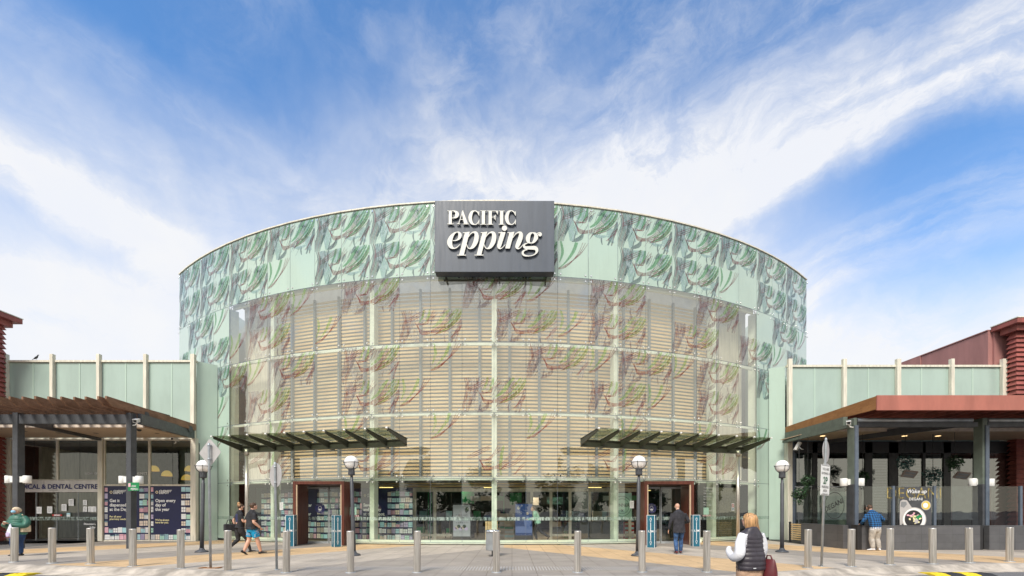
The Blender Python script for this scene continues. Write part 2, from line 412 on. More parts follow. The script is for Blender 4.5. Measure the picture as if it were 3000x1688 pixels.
def paving():
    """honed pavers laid in oblique bands of sand, pale grey and dark grey that meet in a V before the doors"""
    m, t = new_mat('paving')
    co = t.n('ShaderNodeTexCoord').outputs['Object']
    sp = t.n('ShaderNodeSeparateXYZ'); t.l(co, sp.inputs[0]); X, Y, _ = sp.outputs
    jag = t.math('MULTIPLY', t.math('SUBTRACT', t.noise(co, 7, 2), 0.5), 0.06)
    d = t.math('ADD', t.math('ADD', t.math('MULTIPLY', t.math('ABSOLUTE', t.math('ADD', X, 0.35)), 0.78), t.math('MULTIPLY', Y, 0.62)), jag)
    SAND, PALE, DARK = (0.68, 0.47, 0.26, 1), (0.53, 0.465, 0.39, 1), (0.355, 0.315, 0.275, 1)
    def ramp(stops):
        cr = t.n('ShaderNodeValToRGB'); cr.color_ramp.interpolation = 'CONSTANT'
        t.l(t.math('DIVIDE', d, 40.0), cr.inputs[0]); e = cr.color_ramp.elements
        e[0].position = 0; e[0].color = stops[0][1]; e[1].position = stops[1][0] / 40; e[1].color = stops[1][1]
        for q, c in stops[2:]:
            k = e.new(q / 40); k.color = c
        return cr.outputs[0]
    L = ramp([(0, DARK), (11.4, PALE), (14.9, SAND), (17.5, DARK), (20.0, PALE), (22.8, SAND), (25.4, DARK), (28.5, PALE), (31, SAND)])
    Rr = ramp([(0, DARK), (11.3, SAND), (14.2, PALE), (16.9, DARK), (19.2, SAND), (21.8, PALE), (24.5, DARK), (27, SAND), (29.6, PALE)])
    base = t.mix(t.math('GREATER_THAN', X, -0.35), L, Rr)
    base = t.mix(t.math('LESS_THAN', Y, 10.92), base, (0.33, 0.295, 0.265, 1))
    # paver joints
    br = t.n('ShaderNodeTexBrick'); t.l(t.mapping(co, rot=(0, 0, R(0))), br.inputs[0])
    br.inputs['Scale'].default_value = 1.0; br.inputs['Mortar Size'].default_value = 0.009; br.inputs['Brick Width'].default_value = 0.6
    br.inputs['Row Height'].default_value = 0.4; br.offset = 0.0; br.inputs['Color1'].default_value = (0.93, 0.93, 0.93, 1); br.inputs['Color2'].default_value = (1.05, 1.05, 1.05, 1)
    br.inputs['Mortar'].default_value = (0.50, 0.47, 0.44, 1)
    base = t.mix(1.0, base, br.outputs[0], 'MULTIPLY')
    st = t.mr(t.noise(co, 0.8, 6, 0.65), 0.3, 0.7, 0.86, 1.1)
    cb = t.n('ShaderNodeCombineXYZ'); [t.l(st, cb.inputs[i]) for i in range(3)]
    base = t.mix(1.0, base, cb.outputs[0], 'MULTIPLY')
    base = t.mix(t.mr(t.noise(co, 70, 2), 0.5, 0.75, 0, 0.45), base, (0.16, 0.145, 0.13, 1))
    base = t.mix(t.mr(t.noise(co, 2.3, 5, 0.7), 0.58, 0.70, 0, 0.38), base, (0.15, 0.13, 0.11, 1))
    vo = t.n('ShaderNodeTexVoronoi'); vo.inputs['Scale'].default_value = 2.6; t.l(co, vo.inputs['Vector'])
    base = t.mix(t.mr(vo.outputs['Distance'], 0.035, 0.05, 0.55, 0.0), base, (0.10, 0.09, 0.08, 1))
    p = t.n('ShaderNodeBsdfPrincipled'); t.l(base, p.inputs['Base Color'])
    t.l(t.mr(t.noise(co, 1.3, 4), 0.3, 0.7, 0.5, 0.75), p.inputs['Roughness'])
    b = t.n('ShaderNodeBump'); b.inputs['Strength'].default_value = 0.3; b.inputs['Distance'].default_value = 0.006
    t.l(t.noise(co, 60, 3), b.inputs['Height']); t.l(b.outputs[0], p.inputs['Normal']); out(t, p.outputs[0]); return m


def plaid():
    m, t = new_mat('plaid_cloth')
    co = t.n('ShaderNodeTexCoord').outputs['Object']
    sp = t.n('ShaderNodeSeparateXYZ'); t.l(co, sp.inputs[0])
    wob_ = t.math('MULTIPLY', t.noise(co, 6, 2), 0.05)
    a = t.math('GREATER_THAN', t.math('FRACT', t.math('DIVIDE', t.math('ADD', sp.outputs[0], wob_), 0.075)), 0.5)
    b = t.math('GREATER_THAN', t.math('FRACT', t.math('DIVIDE', t.math('ADD', sp.outputs[2], wob_), 0.08)), 0.5)
    c = t.mix(t.math('MULTIPLY', t.math('ADD', a, b), 0.5), (0.02, 0.13, 0.34, 1), (0.006, 0.012, 0.03, 1))
    p = t.n('ShaderNodeBsdfPrincipled'); t.l(c, p.inputs['Base Color']); p.inputs['Roughness'].default_value = 0.9; out(t, p.outputs[0]); return m


def ribbed_steel():
    m, t = new_mat('brushed_steel')
    co = t.n('ShaderNodeTexCoord').outputs['Object']
    cv = t.mapping(co, scale=(26, 26, 0.6))
    n = t.noise(cv, 1.0, 3, 0.7)
    base = t.mix(t.mr(n, 0.35, 0.65), (0.42, 0.385, 0.34, 1), (0.80, 0.76, 0.70, 1))
    base = t.mix(t.mr(t.noise(co, 5, 5, 0.7), 0.60, 0.78, 0, 0.35), base, (0.25, 0.20, 0.15, 1))
    p = t.n('ShaderNodeBsdfPrincipled'); t.l(base, p.inputs['Base Color']); p.inputs['Metallic'].default_value = 0.75
    p.inputs['Roughness'].default_value = 0.38; p.inputs['Anisotropic'].default_value = 0.5
    out(t, p.outputs[0]); return m


M = {}
def mk():
    M['asphalt'] = asphalt(); M['paving'] = paving(); M['plaid'] = plaid(); M['steel_b'] = ribbed_steel()
    M['kerb'] = pbr('kerb_concrete', (0.42, 0.37, 0.31), 0.85, var=0.24, vs_=2.0, bump=0.4, bs=30)
    M['mint'] = backed('mint_glass_backed', (0.44, 0.57, 0.49))
    M['added_roof_strip'] = glass('added_roof_strip_glass', (0.95, 0.95, 0.93), 0.05)
    M['mint2'] = backed('mint_parapet_glass', (0.37, 0.48, 0.43), 0.08)
    M['clear'] = glass('facade_glass', (0.97, 0.98, 0.95), 0.21, veil=0.09, vcol=(0.87, 0.87, 0.70))
    M['clear0'] = glass('entrance_glass', (0.90, 0.95, 0.92), 0.13)
    M['shopglass'] = glass('shop_glass', (0.80, 0.86, 0.83), 0.10)
    M['cafeglass'] = glass('cafe_glass', (0.80, 0.86, 0.83), 0.20)
    M['screenglass'] = glass('windbreak_glass', (0.84, 0.88, 0.88), 0.07)
    M['canopyglass'] = glass('canopy_glass', (0.66, 0.72, 0.54), 0.08, veil=0.15, vcol=(0.40, 0.44, 0.28))
    M['pgreen'] = film('print_green', (0.22, 0.48, 0.27), 0.48); M['pgrey'] = film('print_grey', (0.22, 0.28, 0.30), 0.56)
    M['ppale'] = film('print_pale', (0.50, 0.64, 0.66), 0.50); M['pred'] = film('print_red', (0.24, 0.04, 0.05), 0.88)
    M['pplum'] = film('print_plum', (0.26, 0.20, 0.22), 0.60)
    M['wgreen'] = wash('wash_green', (0.78, 0.88, 0.64), (0.32, 0.52, 0.22), 0.20); M['wgrey'] = wash('wash_grey', (0.70, 0.64, 0.66), (0.30, 0.27, 0.30), 0.22)
    M['wpale'] = wash('wash_pale', (0.90, 0.90, 0.90), (0.6, 0.62, 0.62), 0.15); M['wred'] = wash('wash_red', (0.55, 0.26, 0.24), (0.30, 0.06, 0.06), 0.5); M['wplum'] = wash('wash_plum', (0.76, 0.64, 0.64), (0.34, 0.22, 0.24), 0.22); M['band'] = film('band_film', (0.55, 0.68, 0.62), 0.62)
    M['cream'] = pbr('cream_steel', (0.72, 0.68, 0.57), 0.5, var=0.10, vs_=2.0, stretch=(4, 4, 0.5)); M['celadon'] = pbr('celadon_steel', (0.80, 0.87, 0.72), 0.45, var=0.04)
    M['batten'] = wood('batten_timber', (0.70, 0.46, 0.20), (0.92, 0.72, 0.41), (0.5, 0.5, 9))
    M['bpost'] = pbr('blue_grey_steel', (0.12, 0.15, 0.18), 0.5)
    M['inwall'] = pbr('inner_wall', (0.24, 0.25, 0.26), 0.8); M['infloor'] = pbr('inner_floor', (0.32, 0.28, 0.23), 0.35)
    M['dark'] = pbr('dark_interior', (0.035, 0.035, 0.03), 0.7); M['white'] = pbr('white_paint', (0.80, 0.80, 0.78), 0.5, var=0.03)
    M['sign'] = pbr('sign_slate', (0.070, 0.086, 0.115), 0.42, var=0.06, vs_=1.2, stretch=(3, 3, 0.3)); M['letter'] = pbr('letter_ivory', (0.70, 0.70, 0.65), 0.45, var=0.02)
    M['lside'] = pbr('letter_edge', (0.03, 0.03, 0.035), 0.5)
    M['chrome'] = pbr('polished_steel', (0.82, 0.82, 0.80), 0.12, metal=1.0, var=0.02); M['galv'] = pbr('galvanised_steel', (0.42, 0.45, 0.47), 0.5, metal=0.5, var=0.1)
    M['signback'] = pbr('sign_aluminium', (0.52, 0.50, 0.49), 0.5, metal=0.3, var=0.05)
    M['olive'] = pbr('olive_steel', (0.060, 0.062, 0.045), 0.5); M['charcoal'] = pbr('charcoal_steel', (0.062, 0.066, 0.075), 0.45, var=0.1)
    M['navyst'] = pbr('blue_grey_post', (0.10, 0.125, 0.165), 0.45); M['greenst'] = pbr('grey_green_steel', (0.125, 0.15, 0.125), 0.5)
    M['timber'] = wood('weathered_timber', (0.17, 0.085, 0.045), (0.30, 0.165, 0.10), (6, 0.7, 3)); M['rust'] = wood('oiled_timber', (0.30, 0.13, 0.045), (0.40, 0.19, 0.07), (6, 0.7, 3))
    M['soffit'] = wood('soffit_boards', (0.50, 0.37, 0.25), (0.58, 0.43, 0.30), (0.3, 7, 1), 0.5, 1.0)
    M['redpaint'] = pbr('red_fascia', (0.40, 0.14, 0.105), 0.45, var=0.09, vs_=1.6, stretch=(1, 1, .25)); M['redclad'] = pbr('red_cladding', (0.30, 0.085, 0.07), 0.6, var=0.13, vs_=2.2)
    M['redwall'] = pbr('red_wall', (0.40, 0.19, 0.175), 0.7, var=0.08, vs_=0.7, stretch=(2, 2, 0.4)); M['door'] = wood('door_jarrah', (0.095, 0.026, 0.017), (0.15, 0.045, 0.028), (5, 5, 0.5), 0.35)
    M['tile'] = None
    M['navy'] = pbr('poster_navy', (0.012, 0.015, 0.065), 0.4, var=0.03); M['teal'] = pbr('teal_board', (0.012, 0.12, 0.185), 0.4, var=0.05)
    M['paper'] = pbr('paper_white', (0.80, 0.81, 0.82), 0.7, var=0.02); M['pink'] = pbr('pack_pink', (0.75, 0.42, 0.50), 0.6); M['cyan'] = pbr('pack_cyan', (0.42, 0.68, 0.74), 0.6)
    M['buff'] = pbr('pack_buff', (0.72, 0.62, 0.52), 0.6); M['lilac'] = pbr('pack_lilac', (0.55, 0.47, 0.68), 0.6); M['packmint'] = pbr('pack_mint', (0.40, 0.66, 0.55), 0.6)
    M['yellowt'] = pbr('pale_yellow', (0.80, 0.74, 0.42), 0.6); M['gold'] = pbr('gold_vinyl', (0.72, 0.52, 0.10), 0.4); M['goldf'] = film('gold_print', (0.62, 0.47, 0.12), 0.62); M['ink'] = pbr('black_ink', (0.02, 0.02, 0.022), 0.5)
    M['navytext'] = pbr('navy_ink', (0.03, 0.035, 0.14), 0.5); M['greensign'] = pbr('green_plate', (0.01, 0.22, 0.07), 0.4); M['signgreen'] = pbr('sign_green', (0.01, 0.10, 0.04), 0.5)
    M['globe'] = pbr('opal_globe', (0.92, 0.88, 0.85), 0.25, var=0.01, sub=0.9); M['signband'] = pbr('brushed_sign_band', (0.60, 0.57, 0.54), 0.35, metal=0.2, var=0.08, vs_=1.0, stretch=(1, 1, 0.3)); M['yellow'] = pbr('hump_yellow', (0.78, 0.58, 0.02), 0.6, var=0.1, vs_=8); M['rubber'] = pbr('hump_black', (0.03, 0.03, 0.032), 0.7, var=0.1)
    M['leaf'] = pbr('foliage', (0.035, 0.085, 0.035), 0.6, var=0.5, vs_=5); M['leafb'] = pbr('foliage_blue', (0.05, 0.13, 0.12), 0.6, var=0.5, vs_=5); M['bark'] = pbr('bark', (0.10, 0.075, 0.055), 0.9, bump=0.6)
    M['lampyel'] = lit('lit_shade', (0.70, 0.42, 0.05), (1.0, 0.66, 0.12), 0.30); M['lampin'] = emis('lit_strip', (1.0, 0.75, 0.25), 2.0); M['dl'] = emis('downlight', (1.0, 0.72, 0.35), 2.5)
    M['screen'] = emis('lit_screen', (0.05, 0.09, 0.22), 0.6); M['screen2'] = emis('lit_screen_pale', (0.22, 0.30, 0.55), 0.5)
    M['heater'] = pbr('heater_bronze', (0.34, 0.27, 0.24), 0.4, metal=0.4); M['tabl'] = pbr('grey_ad', (0.42, 0.45, 0.50), 0.4)
    M['signred'] = pbr('signal_red', (0.50, 0.03, 0.03), 0.5); M['brownglass'] = pbr('brown_pane', (0.13, 0.12, 0.07), 0.3)
mk()


def tilemat():
    m, t = new_mat('slate_tiles')
    co = t.n('ShaderNodeTexCoord').outputs['Object']
    sp = t.n('ShaderNodeSeparateXYZ'); t.l(co, sp.inputs[0]); cb = t.n('ShaderNodeCombineXYZ')
    t.l(t.math('ADD', sp.outputs[0], sp.outputs[1]), cb.inputs[0]); t.l(sp.outputs[2], cb.inputs[1])
    br = t.n('ShaderNodeTexBrick'); t.l(cb.outputs[0], br.inputs[0]); br.offset = 0.0
    br.inputs['Scale'].default_value = 1; br.inputs['Brick Width'].default_value = 0.6; br.inputs['Row Height'].default_value = 0.3; br.inputs['Mortar Size'].default_value = 0.005
    br.inputs['Color1'].default_value = (0.085, 0.085, 0.09, 1); br.inputs['Color2'].default_value = (0.10, 0.10, 0.108, 1); br.inputs['Mortar'].default_value = (0.045, 0.045, 0.048, 1)
    c = t.mix(t.mr(t.noise(co, 3, 5), 0.4, 0.7, 0, 0.4), br.outputs[0], (0.13, 0.13, 0.135, 1))
    p = t.n('ShaderNodeBsdfPrincipled'); t.l(c, p.inputs['Base Color']); p.inputs['Roughness'].default_value = 0.5; out(t, p.outputs[0]); return m
M['tile'] = tilemat()
rnd = random.Random(7)


def foliage(m, c, r, n, rr_, s0, s1, mi=0, droop=0.0):
    for j in range(n):
        d = Vector((rr_.gauss(0, 1), rr_.gauss(0, 1), rr_.gauss(0, 1))).normalized(); q = rr_.uniform(.35, 1) ** .6
        p = Vector(c) + Vector((d.x * r[0] * q, d.y * r[1] * q, d.z * r[2] * q - droop * abs(d.x) * q)); s = rr_.uniform(s0, s1)
        a = Vector((rr_.uniform(-1, 1), rr_.uniform(-1, 1), rr_.uniform(-.6, .6))).normalized(); b = a.cross(d + Vector((.1, .2, .3))).normalized()
        m.face([p - a * s, p - b * s * .45, p + a * s, p + b * s * .45], mi)



# ================================================================== the ground
ROAD = -0.13
mb = MB(); mb.face([(-900, -600, ROAD), (900, -600, ROAD), (900, 1500, ROAD), (-900, 1500, ROAD)])
mb.build('road', M['asphalt'], kind='structure')
KERB = [(-420, 1640), (0, 1651), (167, 1657), (388, 1662.5), (621, 1671), (827, 1683), (1000, 1691), (1250, 1695), (1500, 1696), (1850, 1695), (2100, 1687), (2268, 1676), (2485, 1663), (2815, 1652), (3000, 1650), (3420, 1643)]
kp = [G(x, y) for x, y in KERB]
def catmull(pts, n):
    o_ = []
    for i in range(len(pts) - 1):
        p0, p1, p2, p3 = pts[max(i - 1, 0)], pts[i], pts[i + 1], pts[min(i + 2, len(pts) - 1)]
        for k in range(n):
            t = k / n
            o_.append(tuple(0.5 * (2 * b + (c - a) * t + (2 * a - 5 * b + 4 * c - d) * t * t + (3 * b - a - 3 * c + d) * t ** 3) for a, b, c, d in zip(p0, p1, p2, p3)))
    o_.append(tuple(pts[-1])); return o_
kc = [Vector(p) for p in catmull(kp, 5)]
mb = MB()
for a, b in zip(kc, kc[1:]): mb.face([a, b, (b.x, 90, 0), (a.x, 90, 0)])
mb.build('pavement', M['paving'], kind='structure')
prof = [(0.0, 0.003), (0.02, 0.012), (0.16, 0.012), (0.24, 0.0), (0.36, -0.075), (0.44, -0.108), (0.82, -0.118), (0.84, -0.20)]
mb = MB(); rings = []
for i, p in enumerate(kc):
    t = (kc[min(i + 1, len(kc) - 1)] - kc[max(i - 1, 0)]).normalized(); nn = Vector((t.y, -t.x, 0))
    rings.append([p + nn * d + Vector((0, 0, z)) for d, z in prof])
mb.loft(rings, 0, True, False, False)
mb.build('kerb', M['kerb'], kind='structure')

# ================================================================== the glazed drum
X0, DC, RR = -1.274, 48.6, 29.05
PH, DT = 0.01694, 0.048167
def th(k): return PH + k * DT
def dp(k, r, z):
    t = th(k); return Vector((X0 + r * math.sin(t), DC - r * math.cos(t), z))
def dn(k): t = th(k); return Vector((math.sin(t), -math.cos(t), 0))
def dtg(k): t = th(k); return Vector((math.cos(t), math.sin(t), 0))
ZR = [0.10, 2.92, 5.80, 8.87, 11.83, 15.0]
drum = thing('shopping_centre_building', 'tall curved glass entrance hall with leafy green printed panels and timber screens behind', 'building', (X0, DC, 0))
PM = [M['clear'], M['bpost'], M['pgreen'], M['pgrey'], M['ppale'], M['pred'], M['pplum'], M['band'], M['mint']]
PM2 = [M['clear'], M['bpost'], M['wgreen'], M['wgrey'], M['wpale'], M['wred'], M['wplum'], M['band'], M['mint']]
PM0 = [M['clear0']] + PM2[1:]
DOORK = (-7, -6, 5, 6)
OPQ = 10                                           # panels beyond this number from the middle are backed


def motif_a(r):
    S = []
    g, y, p, d, q = 2, 3, 4, 5, 6
    S += [(p, [(.30, 1, .22), (.36, .7, .30), (.44, .35, .26), (.46, .02, .14)]), (p, [(.66, .62, .10), (.60, .42, .12), (.62, .2, .06)]),
          (p, [(1.08, .32, .05), (1.35, .22, .12), (1.62, .26, .06)]), (p, [(1.75, .5, .2), (1.72, .3, .24), (1.84, .08, .1)])]
    for j in range(7):                                # bark-like strands down the left side
        e = j * .062; S.append((q if j % 3 == 1 else y, [(.06 + e, 1, .022 + .02 * (j % 2)), (.13 + e * .95, .74, .05 + .02 * (j % 3)), (.08 + e * .8, .42, .045), (.0 + e * .62, .14, .03), (.02 + e * .45, 0, .015)]))
    S += [(y, [(.52, 1, .07), (.47, .70, .13), (.34, .42, .08), (.24, .20, .06)]), (y, [(.84, .30, .03), (.76, .14, .15), (.58, .05, .12), (.46, 0, .04)]), (y, [(.60, .32, .02), (.55, .14, .05), (.50, .02, .02)])]
    S += [(y, [(1.99, .70, .10), (1.90, .46, .12), (1.78, .24, .09), (1.66, 0, .06)]), (q, [(1.99, .52, .05), (1.86, .26, .06), (1.78, 0, .04)]),
          (y, [(1.50, 1, .08), (1.44, .90, .13), (1.34, .80, .04)]), (y, [(1.70, .60, .04), (1.58, .48, .10), (1.46, .42, .03)]), (y, [(1.46, .25, .03), (1.44, .12, .06), (1.47, 0, .03)]),
          (y, [(1.12, .8, .06), (1.06, .7, .08), (1.02, .6, .03)])]
    S += [(p, [(.75, 1, .5), (.80, .8, .6), (.9, .62, .2)]), (p, [(1.6, 1, .5), (1.7, .8, .5), (1.5, .6, .3)])]
    for j in range(26):                               # stray hairs that soften and break the big shapes
        x, z = r.uniform(.05, 1.9), r.uniform(.35, 1.0); L = r.uniform(.2, .45)
        S.append((r.choice((y, y, q, p)), [(x, z, .004), (x - L * .22, z - L * .5, r.uniform(.010, .03)), (x - L * .6, z - L, .004)]))
    S += [(g, [(2.0, .98, .08), (1.84, .70, .14), (1.55, .44, .11), (1.18, .26, .03)]), (g, [(1.90, 1, .03), (1.72, .72, .07), (1.44, .50, .05), (1.2, .40, .02)]), (g, [(1.62, 1, .06), (1.44, .80, .14), (1.26, .58, .11), (1.05, .45, .04)]),
          (g, [(1.00, 1, .10), (.94, .78, .11), (.82, .58, .03)]), (g, [(.80, 1, .06), (.75, .80, .08), (.64, .60, .02)]), (g, [(1.84, 1, .04), (1.68, .82, .07), (1.52, .66, .02)])]
    for j in range(9):
        x = .66 + j * .15; S.append((y, [(x + .10, .98 - .05 * (j % 3), .006), (x + .04, .80 - .04 * (j % 2), .018), (x - .06, .58, .006)]))
    for j in range(4):
        e = j * .06
        S.append((d, [(.50 + e * .6, .62 - e * .6, .008), (.70, .38 - e * .6, .012), (1.02, .36 - e * .4, .011), (1.36, .56 - e, .010), (1.55 + e, .88, .007)]))
        if j < 3:
            S.append((d, [(1.12 + e, 1 - e, .007), (.98, .76 - e * .6, .010), (.76 + e, .56, .010), (.54 + e * .5, .54 + e * .5, .007)]))
            S.append((d, [(1.10 + e, .24 + e * .3, .007), (1.36, .31 + e * .9, .012), (1.66, .43 + e, .011), (1.97, .66 + e * 2, .007)]))
            S.append((d, [(.16, .60 + e * .6, .007), (.46, .70 + e, .011), (.86, .90 + e * .8, .007)]))
        if j < 2: S.append((d, [(1.60 + e, .12, .008), (1.80, .28 + e, .012), (1.98, .44 + e, .007)]))
    return S


def motif_b(r):
    S = [(2, [(.10, 1, .06), (.16, .7, .10), (.06, .4, .02)]), (2, [(.62, 1, .12), (.50, .72, .11), (.26, .42, .05), (.04, .24, .02)])]
    for j in range(3):
        e = j * .09
        S.append((5, [(1.0 - e, 1, .007), (.72 - e * .4, .66, .011), (.30, .36 - e * .3, .010), (.02, .24 - e * .2, .007)]))
    return S


def motif_n(r):                                      # only the red nest lines
    return [x for x in motif_a(r) if x[0] == 5] + [(2, [(1.3, 1, .05), (1.25, .8, .10), (1.2, .4, .10), (1.22, .1, .04)])]


def lay(cell, k0, z0, h, store):
    for mi, pts in cell:
        sp_ = catmull(pts, 5)
        for a, b in zip(sp_, sp_[1:]):
            dx, dz = (b[0] - a[0]) * 1.4, (b[1] - a[1]) * h
            L = math.hypot(dx, dz) or 1; nx, nz = -dz / L / 1.4, dx / L / h
            wa, wb = (max(a[2], .006) * (.62 if mi != 5 else .85)), (max(b[2], .006) * (.62 if mi != 5 else .85))
            q = [(a[0] + nx * wa, a[1] + nz * wa), (a[0] - nx * wa, a[1] - nz * wa), (b[0] - nx * wb, b[1] - nz * wb), (b[0] + nx * wb, b[1] + nz * wb)]
            cu = sum(x for x, _ in q) / 4
            pk = int(math.floor(k0 + min(max(cu, 0), 1.999)))
            lim = (pk - k0, pk - k0 + 1)
            q = [(min(max(x, lim[0]), lim[1]), min(max(y_, 0), 1)) for x, y_ in q]
            store.setdefault(pk, []).append((mi, [(k0 + x, z0 + y_ * h) for x, y_ in q]))


DEP = {3: 0, 6: 1, 4: 2, 2: 3, 5: 4}
def chord(k, pk, z, off):                           # a point on panel pk's flat face
    a, b = dp(pk, RR, z), dp(pk + 1, RR, z); u = k - pk
    return a.lerp(b, u) + dn(pk + .5) * off


rp = random.Random(3)
panel_n = 0; rest = MB()
for row in range(5):
    z0, z1 = ZR[row], ZR[row + 1]; hh = (z1 - z0) / 2
    store = {}
    for half in (0, 1):
        if row == 4: starts, kinds = range(-14 + 0, 14, 2), 'A'
        elif row in (2, 3): starts, kinds = range(-14 + ((row + half * 2) % 3) - 1, 14, 3 if (row + half) % 2 else 4), 'A'
        elif row == 1: starts, kinds = range(-13 + half * 2, 14, 4 if half == 0 else 3), ('N' if half == 0 else 'B')
        else: continue
        for s in starts:
            kd = kinds
            if row == 4 and half == 0 and s in (-8, 2, 8): kd = 'B'
            if row in (2, 3) and rp.random() < .12: kd = 'B'
            cell = {'A': motif_a, 'B': motif_b, 'N': motif_n}[kd](rp)
            if row in (2, 3) and kd == 'A' and rp.random() < .5:    # a lone line spray beside it
                lay(motif_b(rp), s + 2, z0 + half * hh, hh, store)
            lay(cell, s, z0 + half * hh, hh, store)
    for k in range(-14, 14):
        if row == 0 and k in DOORK: continue
        opq = row == 4 or k >= OPQ or k < -OPQ
        big = not ((row < 3 and (k < -11 or k > 11)) or (row == 3 and (k < -12 or k > 11)) or (row == 4 and (k in (-14, 13))) or (row == 0 and (k < -10 or k >= 10))) and panel_n < 99
        mb = MB() if big else rest
        g = .010
        a0, b0 = dp(k, RR, z0 + .012), dp(k + 1, RR, z0 + .012)
        e = (b0 - a0).normalized() * g
        up = Vector((0, 0, z1 - z0 - .024))
        n_ = dn(k + .5)
        if opq: mb.obox((a0 + b0) / 2 + up / 2 - n_ * .01, (b0 - a0) / 2 - e, n_ * .01, up / 2, 8)
        else:
            jt = [n_ * rp.uniform(-.009, .009) for _ in range(4)]      # no two panes hang quite alike
            mb.face([a0 + e + jt[0], b0 - e + jt[1], b0 - e + up + jt[2], a0 + e + up + jt[3]], 0)
        se = MB.box
        mb.face([b0 - e - n_ * .004, b0 + e * .2 - n_ * .004, b0 + e * .2 + up - n_ * .004, b0 - e + up - n_ * .004], 1)
        mb.face([a0 + e - n_ * .004 - Vector((0, 0, .022)), b0 - e - n_ * .004 - Vector((0, 0, .022)), b0 - e - n_ * .004, a0 + e - n_ * .004], 1)
        for mi, q in store.get(k, []):
            off = .004 + DEP[mi] * .0015
            mb.face([chord(min(max(x, k + .008), k + .992), k, min(max(z, z0 + .015), z1 - .015), off) for x, z in q], mi)
        if row == 0: mb.face([chord(k + .01, k, 1.08, .004), chord(k + .99, k, 1.08, .004), chord(k + .99, k, 1.23, .004), chord(k + .01, k, 1.23, .004)], 7)
        if big:
            panel_n += 1; mb.build('glass_panel', PM if opq else (PM2 if row else PM0), drum)
rest.build('glass_panels', PM, drum, kind='stuff')

# point fixings at the panel corners
fit_n = 0; fr_ = MB()
for ri, z in enumerate(ZR[1:]):
    for k in range(-14, 15):
        if ri == 0 and abs(k + 6) < .5 or ri == 0 and abs(k - 6) < .5: lows = False
        else: lows = True
        big = (abs(k) <= 11) and fit_n < 99
        mb = MB() if big else fr_
        c = dp(k, RR, z); n_, t_ = dn(k), dtg(k)
        for sx in (-1, 1):
            for sz in (-1, 1):
                if ri == 4 and sz > 0: continue
                if sz < 0 and not lows: continue
                p = c + t_ * sx * .13 + Vector((0, 0, sz * .13))
                mb.cyl(p - n_ * .005, n_, .036, .022, 10, 0)
                mb.tube([p - n_ * .01, c - n_ * .16], .012, 5, 1)
        if big: fit_n += 1; mb.build('spider_fitting', [M['chrome'], M['galv']], drum)
fr_.build('spider_fittings', [M['chrome'], M['galv']], drum, kind='stuff')

# steel behind the glass
for k in (-10.35, -8.05, -4.05, 0, 4.05, 8.05, 10.35):
    MB().obox(dp(k, RR - .52, 5.95), dtg(k) * .115, dn(k) * .20, (0, 0, 5.95)).build('column', M['celadon'], drum, bevel=.01)
for ri, z in enumerate(ZR[1:5]):
    mb = MB()
    for k in range(-10, 10):
        if ri == 0 and k in DOORK: pass
        mb.beam(dp(k, RR - .24, z), dp(k + 1, RR - .24, z), .10, .13 if ri < 3 else .22)
    mb.build('ring_beam', M['celadon'], drum)
mb = MB()
for k in range(-10, 10):
    if k in DOORK: continue
    mb.beam(dp(k, RR - .12, .13), dp(k + 1, RR - .12, .13), .14, .17)
mb.build('base_sill', M['celadon'], drum)
mb = MB()
for k in range(-14, 14): mb.beam(dp(k, RR - .02, 15.03), dp(k + 1, RR - .02, 15.03), .14, .055)
mb.build('coping', M['cream'], drum)
# timber battens in bays between blue-grey posts
for i, k in enumerate([x - 8.5 for x in range(18)]):
    MB().obox(dp(k, RR - .82, 7.35), dtg(k) * .048, dn(k) * .06, (0, 0, 4.3)).build('screen_post', M['bpost'], drum)
for i, k in enumerate([x - 8.5 for x in range(17)]):
    mb = MB(); z = 3.12
    while z < 11.6:
        mb.beam(dp(k, RR - .93, z), dp(k + 1, RR - .93, z), .03, .092); z += .168
    mb.build('batten_screen', M['batten'], drum)
mb = MB()
for k in range(-14, 14):                            # wall inside behind the screens, and floor slab edge
    a, b = dp(k, 25.6, 3.1), dp(k + 1, 25.6, 3.1)
    mb.face([a, b, b + Vector((0, 0, 11.6)), a + Vector((0, 0, 11.6))])
mb.build('inner_wall', M['inwall'], drum)
for sgn in (-1, 1):
    k = sgn * 9.6
    mb = MB(); mb.obox((dp(k, 27.9, 7.3)), dtg(k) * .9, dn(k) * .05, (0, 0, 4.4)); mb.build('inner_panel', M['cream'], drum)
mb = MB()
for k in range(-14, 14):
    a, b, c, d = dp(k, 28.3, 2.98), dp(k + 1, 28.3, 2.98), dp(k + 1, 18, 2.98), dp(k, 18, 2.98)
    mb.face([a, b, c, d]); up = Vector((0, 0, .12)); mb.face([a + up, b + up, c + up, d + up]); mb.face([a, b, b + up, a + up])
mb.build('mezzanine_slab', M['inwall'], drum)
mb = MB()                                            # the sides run straight back from the ends of the curve
for k, dx in ((-14, -.004), (14, .004)):
    a = dp(k, RR - .03, 0); b = Vector((a.x * 1.25, 66, 0)) if False else Vector((a.x, 66, 0))
    mb.face([a, b, b + Vector((0, 0, 15)), a + Vector((0, 0, 15))])
a, b = Vector((dp(-14, RR - .03, 0).x, 66, 0)), Vector((dp(14, RR - .03, 0).x, 66, 0)); mb.face([a, b, b + Vector((0, 0, 15)), a + Vector((0, 0, 15))])
mb.build('rear_wall', M['mint'], drum)
mb = MB()
for k in range(-14, 14): mb.face([dp(k, 28.85, 14.4), dp(k + 1, 28.85, 14.4), dp(k + 1, 26.2, 14.4), dp(k, 26.2, 14.4)])
mb.build('added_roof_strip', M['added_roof_strip'], drum)  # unseen glazed roof strip, added to let daylight brighten battens, columns and inner wall
